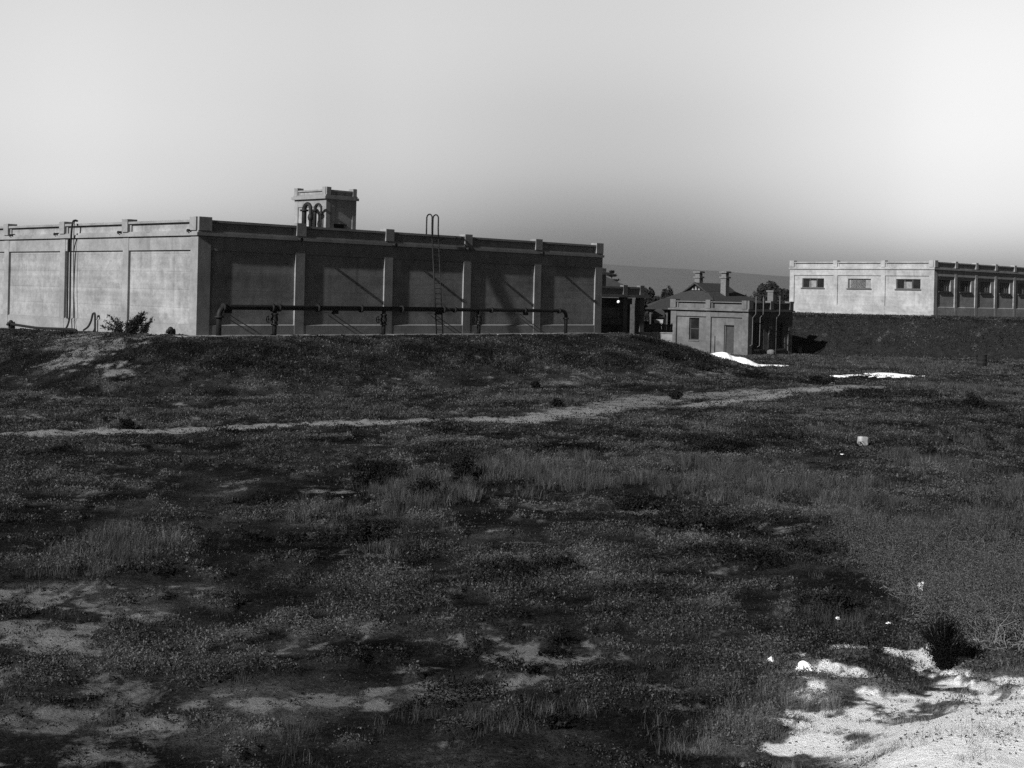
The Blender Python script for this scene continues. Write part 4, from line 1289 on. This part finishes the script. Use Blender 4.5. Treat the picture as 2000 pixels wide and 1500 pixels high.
def sack(label, px, py, Y, sx_, sy_, sz_, rot, tilt, seed):
    random.seed(seed)
    import bmesh
    bm = bmesh.new()
    bmesh.ops.create_uvsphere(bm, u_segments=20, v_segments=12, radius=1)
    for v in bm.verts:
        c = v.co.copy()
        q = Vector([math.copysign(abs(k) ** 0.7, k) for k in c])
        wob = 0.78 * (1 + 0.10 * math.sin(5 * c.x + seed) + 0.08 * math.cos(7 * c.y + 2 * seed) + 0.07 * math.sin(11 * c.z + 6 * c.x) + random.uniform(-0.04, 0.04))
        if c.z < -0.3: wob *= 1.12
        v.co = Vector((q.x * sx_, q.y * sy_, q.z * sz_)) * wob
        if abs(c.x) > 0.85: v.co.z *= 0.6
    me = bpy.data.meshes.new('sack'); bm.to_mesh(me); bm.free()
    me.polygons.foreach_set('use_smooth', [True] * len(me.polygons))
    me.materials.append(M_SACK)
    o = bpy.data.objects.new('sack', me); COL.objects.link(o)
    p = at(px, py, Y)
    o.location = tuple(map(float, p)); o.rotation_euler = (0, tilt, rot)
    tag(o, label, 'sack', 'sacks beside the small building')


sack('plump pale sack lying on its side against the dark side of the small building', 1506, 687.5, 113.2, 0.42, 0.28, 0.24, 0.2, 0.05, 1)
sack('pale sack slumped upright at the far corner of the small building', 1540, 686.5, 117.2, 0.42, 0.22, 0.2, 0.2, 0.85, 2)
shrub_at('weeds', 'dark clump of weeds under the pipes on the small building', 1484, 693, [(-12, 18, 4), (-4, 22, 4), (6, 20, 4), (-8, 12, 5), (4, 10, 5), (12, 12, 4)], 12, 0.10, 0.02, 90, cat='weeds')

# ------------------------------------------------------------------ bushes in the field
GB = 'dark low bushes scattered in the field'
BUSH = [  # base px, py, width px, height px, label
    (718, 948, 70, 36, 'dark low bush on the left of the row of three bushes mid field'),
    (838, 978, 100, 62, 'broad dark twiggy bush in the middle of the field'),
    (905, 938, 56, 66, 'tall narrow dark bush right of the broad one mid field'),
    (1238, 1000, 110, 40, 'wide flat dark bush right of the middle, below the tall grass'),
    (1395, 888, 90, 34, 'dark low bush beyond the tall grass, well left of the pale stone block'),
    (715, 1062, 110, 52, 'dark tangled bush with a bent dead branch, left of middle'),
    (1345, 1035, 110, 24, 'very flat black bush right of middle'),
    (1590, 1088, 60, 24, 'small black bush with a white fleck, right field'),
    (1440, 1098, 70, 26, 'small black bush left of the white flecked one'),
    (1628, 1190, 110, 44, 'feathery dark bush above the white lumps'),
    (1100, 1108, 44, 24, 'little dark bush in the centre foreground'),
    (1130, 1118, 40, 16, 'smallest dark tuft in the centre foreground'),
    (1820, 900, 80, 30, 'dark bush right of the pale stone block'),
    (1900, 800, 60, 34, 'dark wispy bush near the right edge beyond the stone block'),
    (245, 838, 34, 26, 'small dark weed on the strip between mound and track at left'),
    (1085, 795, 26, 20, 'small dark weed above the track mid picture'),
    (1045, 762, 22, 20, 'small dark weed at the foot of the mound'),
    (1075, 1425, 70, 34, 'dark bush at the bottom edge, centre'),
    (1320, 780, 30, 20, 'small dark weed right of the track bend'),
    (1300, 700, 80, 18, 'dark weeds along the end slope of the near mound'),
    (1370, 724, 70, 14, 'lower dark weeds along the end slope of the near mound'),
    (1465, 738, 90, 18, 'dark weeds at the end of the near mound foot'),
    (1600, 752, 120, 20, 'dark weeds in front of the long lime spill'),
    (1700, 770, 120, 14, 'long dark weed patch beyond the end of the track'),
]
for i, (px, py, w, h, lab) in enumerate(BUSH):
    random.seed(100 + i)
    st = []
    for k in range(14):
        f = random.uniform(-0.5, 0.5)
        st.append((w * f, h * (1 - 1.3 * abs(f)) * random.uniform(0.55, 1.0) + 2, max(h * 0.10, 1.5)))
    Yb = gnd(px, py)[1]
    lf = 0.014 * (Yb / 15) ** 0.7 * 1.3
    shrub_at('bush', lab, px, py, st, 200 + i, lf, 0.014, 170, GB, cat='bush')

# big dark bush, right foreground
b = gnd(1850, 1302)
st = [(random.uniform(-48, 40), 0, 0) for _ in range(1)]
random.seed(55)
st = []
for k in range(48):
    f = random.uniform(-1, 1)
    st.append((f * 50 - 4, (122 - 40 * abs(f)) * random.uniform(0.45, 1.0), 6.5))
shrub_at('bush', 'upright black bush beside the pale thicket in the right foreground', 1843, 1310, st, 56, 0.012, 0.008, 620, cat='bush')


# ------------------------------------------------------------------ blades: vectorised
def blades(P, L, W, lean, tone, seg3=True, face_rand=True):
    n = len(P)
    an = rng.uniform(0, 2 * math.pi, n)
    wd = np.stack([np.cos(an), np.sin(an), np.zeros(n)], 1)
    la = rng.uniform(0, 2 * math.pi, n)
    ld = np.stack([np.cos(la), np.sin(la), np.zeros(n)], 1) * (lean * L)[:, None]
    up = np.zeros((n, 3)); up[:, 2] = L
    m_ = P + up * 0.55 + ld * 0.30
    t_ = P + up * (1 - 0.25 * np.clip(lean, 0, 1.5))[:, None] + ld
    w = wd * W[:, None]
    V_ = np.stack([P - w, P + w, m_ - w * 0.7, m_ + w * 0.7, t_], 1).reshape(-1, 3)
    k = np.arange(n)[:, None] * 5
    F = np.concatenate([k + [0, 1, 3], k + [0, 3, 2], k + [2, 3, 4]])
    return V_, F, np.repeat(tone, 5)


def scatter(n, y0, y1, k=0.5, spread=0.43):
    u = rng.uniform(0, 1, n)
    Y = (y0 ** k + u * (y1 ** k - y0 ** k)) ** (1 / k)
    X = rng.uniform(-1, 1, n) * (spread * Y + 1.0)
    return X, Y


def blocked(X, Y):
    r = in_rect(X, Y, T1, T1A, T1B, 0.1) | in_rect(X, Y, OC, 6.7, 7.56, 0.1) | in_rect(X, Y, T2, T2A, T2B, 0.1)
    dx, dy = X - T1[0], Y - T1[1]
    a = dx * D2[0] + dy * D2[1]; b = dx * D1[0] + dy * D1[1]
    return r | ((a > -1.6) & (a < T1A) & (b > -1.6) & (b < 0.2)) | (Y > 119) & (X < 15)


def crest_low(X, Y):
    """shorter growth on the trampled strip next to the walkway"""
    dx, dy = X - T1[0], Y - T1[1]
    a = dx * D2[0] + dy * D2[1]; b = dx * D1[0] + dy * D1[1]
    dd = np.hypot(np.maximum(np.maximum(-a, a - T1A), 0), np.maximum(-b, 0))
    return 0.15 + 0.85 * sstep(1.6, 5.5, dd)


def make_cover_leaves():
    X, Y = scatter(2500000, 11.5, 150, 0.40)
    soil, sand, dark, tall = cover(X, Y)
    worn = WORN
    dv = field(X + (fbm(X, Y, 1.2, 45, 3) - 0.5) * 1.2, Y + (fbm(X, Y, 1.2, 46, 3) - 0.5) * 1.5, DARKVG)
    mt, c1, c2 = mats(X, Y, soil, sand, dark, tall)
    dv = sstep(0.15, 0.55, dv + (c1 - 0.5) * 1.4 - 0.15)
    Z = height(X, Y)
    mound = sstep(0.25, 0.9, Z) * (Y > 40)
    s = np.maximum(soil, sand)
    specks = sstep(0.57, 0.63, fbm(X, Y, 0.20, 103, 3))
    p = np.clip(0.05 + 0.95 * mt, 0, 1) * np.clip(1.15 - 1.1 * s, 0.05, 1)
    p = p * (1 - 0.45 * worn)
    p = np.maximum(p, 0.7 * specks * (0.25 + 0.6 * s))
    p = np.maximum(p, mound * 0.8 * np.clip(1.15 - 1.3 * s, 0.05, 1))
    p = np.maximum(p, dv * 0.95)
    p = np.where(sand > 0.6, p * (0.15 + 0.8 * (c1 > 0.58)), p)
    keep = (rng.uniform(0, 1, len(X)) < p) & ~blocked(X, Y)
    X, Y, Z, c1, c2, dark, mound, s, tall, dv, mt = [q[keep] for q in (X, Y, Z, c1, c2, dark, mound, s, tall, dv, mt)]
    Hm = mt * (0.02 + 0.16 * np.clip(c1 - 0.40, 0, 1))
    top = (0.02 + 0.05 * mt + mound * 0.08 + dv * 0.12 * np.clip(c1 * 2 - 0.4, 0, 1)) * crest_low(X, Y)
    P = np.stack([X, Y, Z + Hm * 0.9 + top * rng.uniform(0.0, 1.0, len(X)) ** 1.5], 1)
    size = 0.0128 * (Y / 14) ** 0.70 * rng.uniform(0.6, 1.4, len(X)) * (1 + 0.25 * dv)
    kind = fbm(X, Y, 1.7, 113, 3)
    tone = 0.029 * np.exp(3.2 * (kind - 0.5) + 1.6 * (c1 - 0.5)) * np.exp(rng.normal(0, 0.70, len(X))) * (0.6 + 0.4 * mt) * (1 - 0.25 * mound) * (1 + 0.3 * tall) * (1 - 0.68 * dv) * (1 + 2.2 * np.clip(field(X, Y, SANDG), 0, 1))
    tone = np.minimum(tone * 1.05, 0.10 * rng.uniform(0.7, 1.2, len(X)))
    V_, F, T = leaves(P, size, tone, 1.2)
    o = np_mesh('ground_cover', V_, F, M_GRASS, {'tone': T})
    tag(o, 'low creeping weeds matting the field and both mounds', 'ground cover', kind='stuff')


def make_grass():
    # short turf blades everywhere in patches
    X, Y = scatter(800000, 11.5, 150, 0.30)
    soil, sand, dark, tall = cover(X, Y)
    mt, c1, c2 = mats(X, Y, soil, sand, dark, tall)
    Z = height(X, Y) + mt * 0.02
    s = np.maximum(soil, sand)
    p = np.clip(1.1 - 1.5 * s, 0.02, 1) * np.clip(0.05 + 0.8 * mt + 0.3 * tall, 0.02, 1)
    p = np.where(sand > 0.5, 0.5 * sstep(0.54, 0.62, fbm(X, Y, 0.6, 171, 3)), p)
    keep = (rng.uniform(0, 1, len(X)) < p) & ~blocked(X, Y)
    X, Y, Z, c1, c2, tall, dark = [q[keep] for q in (X, Y, Z, c1, c2, tall, dark)]
    n = len(X)
    mound = (Z > 0.35) & (Y > 40)
    L = (0.025 + 0.08 * c1) * rng.uniform(0.5, 1.5, n) * np.where(mound, 1.4, 1.0) * (Y / 14) ** 0.25 * crest_low(X, Y)
    W = 0.0015 * (Y / 14) ** 0.95 * rng.uniform(0.7, 1.4, n)
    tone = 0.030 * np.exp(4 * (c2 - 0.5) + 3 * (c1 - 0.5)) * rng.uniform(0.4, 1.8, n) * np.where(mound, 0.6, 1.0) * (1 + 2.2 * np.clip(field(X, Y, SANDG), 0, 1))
    tone = np.minimum(tone, 0.075 * rng.uniform(0.7, 1.2, n))
    V1, F1, T1_ = blades(np.stack([X, Y, Z - 0.005], 1), L, W, rng.uniform(0.2, 1.3, n), tone)
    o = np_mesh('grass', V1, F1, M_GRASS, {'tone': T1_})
    tag(o, 'short rough grass growing in patches over the field', 'grass', kind='stuff')
    # taller dry grass in fanning tufts
    X, Y = scatter(60000, 11.8, 125, 0.30)
    soil, sand, dark, tall = cover(X, Y)
    c2 = fbm(X, Y, 1.6, 157, 3)
    p = (np.clip(tall * 1.2 - 0.25, 0.0, 1) * np.clip((c2 - 0.36) * 5, 0.04, 1) + 0.012) * np.clip(1.0 - 1.1 * np.maximum(soil, sand), 0.05, 1)
    zone = np.clip(field(X, Y, SANDG), 0, 1)
    p = np.maximum(p, 0.85 * (zone > 0.05) * (sand < 0.97) * sstep(0.40, 0.55, fbm(X, Y, 0.5, 171, 3)))
    keep = (rng.uniform(0, 1, len(X)) < p) & ~blocked(X, Y)
    X, Y, tall, c2, zone = X[keep], Y[keep], tall[keep], c2[keep], zone[keep]
    nb = 34
    size = rng.uniform(0.5, 1.35, len(X)) * (0.55 + 0.8 * np.clip(c2 - 0.2, 0, 1)) * (1 - 0.35 * zone)
    tn = (0.050 + 0.06 * zone) * np.exp(rng.normal(0, 0.35, len(X)))
    X, Y, tall, size, tn = [np.repeat(q, nb) for q in (X, Y, tall, size, tn)]
    n = len(X)
    X = X + rng.normal(0, 0.055, n) * size * 1.5; Y = Y + rng.normal(0, 0.055, n) * size * 1.5
    Z = height(X, Y)
    L = (0.14 + 0.24 * tall) * size * rng.uniform(0.45, 1.2, n)
    W = 0.0013 * (Y / 14) ** 0.95 * rng.uniform(0.7, 1.3, n)
    tone = tn * rng.uniform(0.5, 1.5, n)
    V1, F1, T1_ = blades(np.stack([X, Y, Z - 0.005], 1), L, W, rng.uniform(0.1, 0.75, n), tone)
    o = np_mesh('dry_grass', V1, F1, M_GRASS, {'tone': T1_})
    tag(o, 'tall dry grass standing in pale clumps across the field', 'grass', kind='stuff')


make_cover_leaves()
make_grass()


# ------------------------------------------------------------------ pale thicket in the right foreground
def thicket():
    base = gnd(1925, 1262)
    root = thing('thicket', 'pale tangled leafless thicket behind the sandy bank at right', 'bush', base)
    m = MB()
    random.seed(77)
    x0_, x1_, y0_, y1_ = -0.62, 1.7, -0.4, 7.0
    for k in range(2600):
        y = y0_ + (y1_ - y0_) * random.random() ** 1.4
        x = random.uniform(x0_ + max(0, 0.12 * (y - 1)), x1_ + 0.22 * y)
        hz = float(height(np.array([base[0] + x]), np.array([base[1] + y]))[0]) - base[2]
        p = np.array([x, y, hz - 0.02])
        d = np.array([random.gauss(0, 0.6), random.gauss(0, 0.6), 1.1])
        L = random.uniform(0.25, 0.72) * (1 if x > 0.0 else 0.7)
        pts = [p]
        for j in range(6):
            d = d + np.array([random.gauss(0, 0.65), random.gauss(0, 0.65), random.gauss(-0.25, 0.45)])
            d = d / np.linalg.norm(d)
            p = p + d * L / 6
            pts.append(p)
        m.tube(pts, list(np.linspace(0.0030, 0.0014, 7)), 3, False)
    tw = m.build('twigs', plain('pale_twigs', 0.19, 0.9, 0.4, 3), root)
    n = 130000
    P = np.stack([rng.uniform(x0_ + 0.1, x1_ + 0.9, n), y0_ + (y1_ - y0_) * rng.uniform(0, 1, n), np.zeros(n)], 1)
    hh = rng.uniform(0, 0.8, n) * fbm(P[:, 0], P[:, 1], 0.4, 5, 3) * 1.5
    P[:, 2] = height(base[0] + P[:, 0], base[1] + P[:, 1]) - base[2] + hh
    V_, F, T = leaves(P, np.full(n, 0.0115), 0.058 * rng.uniform(0.4, 1.7, n), 0.8)
    np_mesh('foliage', V_, F, M_LEAF, {'tone': T}, root)


thicket()

# crumbs on the sand
def sand_crumbs():
    V_, F = [], []
    n = 700
    X = rng.uniform(1.8, 6.5, n); Y = rng.uniform(11.3, 15.5, n)
    _, sand, _, _ = cover(X, Y)
    X, Y = X[sand > 0.6], Y[sand > 0.6]
    Z = height(X, Y)
    m = MB()
    for x, y, z in zip(X, Y, Z):
        r = random.choice([0.004, 0.005, 0.006, 0.008, 0.013])
        m.tube([(x - r, y, z + r * 0.3), (x, y + r * 0.3, z + r * 0.5), (x + r * 1.2, y, z + r * 0.2)], [r * 0.4, r * 0.8, r * 0.3], 5)
    o = m.build('litter', M_WOOD, None, True)
    tag(o, 'dark crumbs and twigs strewn over the white sand', 'litter', kind='stuff')


sand_crumbs()


# ------------------------------------------------------------------ hazy air over the plain
def haze():
    m = bpy.data.materials.new('haze_air'); m.use_nodes = True
    n, l = m.node_tree.nodes, m.node_tree.links
    n.remove(n['Principled BSDF'])
    v = n.new('ShaderNodeVolumePrincipled')
    v.inputs['Color'].default_value = (0.30, 0.30, 0.30, 1)
    v.inputs['Density'].default_value = 0.00009
    l.new(v.outputs[0], n['Material Output'].inputs['Volume'])
    b = MB().box(-13500, 13500, -300, 14500, -6, 270)
    o = b.build('haze', m)
    o['kind'] = 'stuff'


haze()
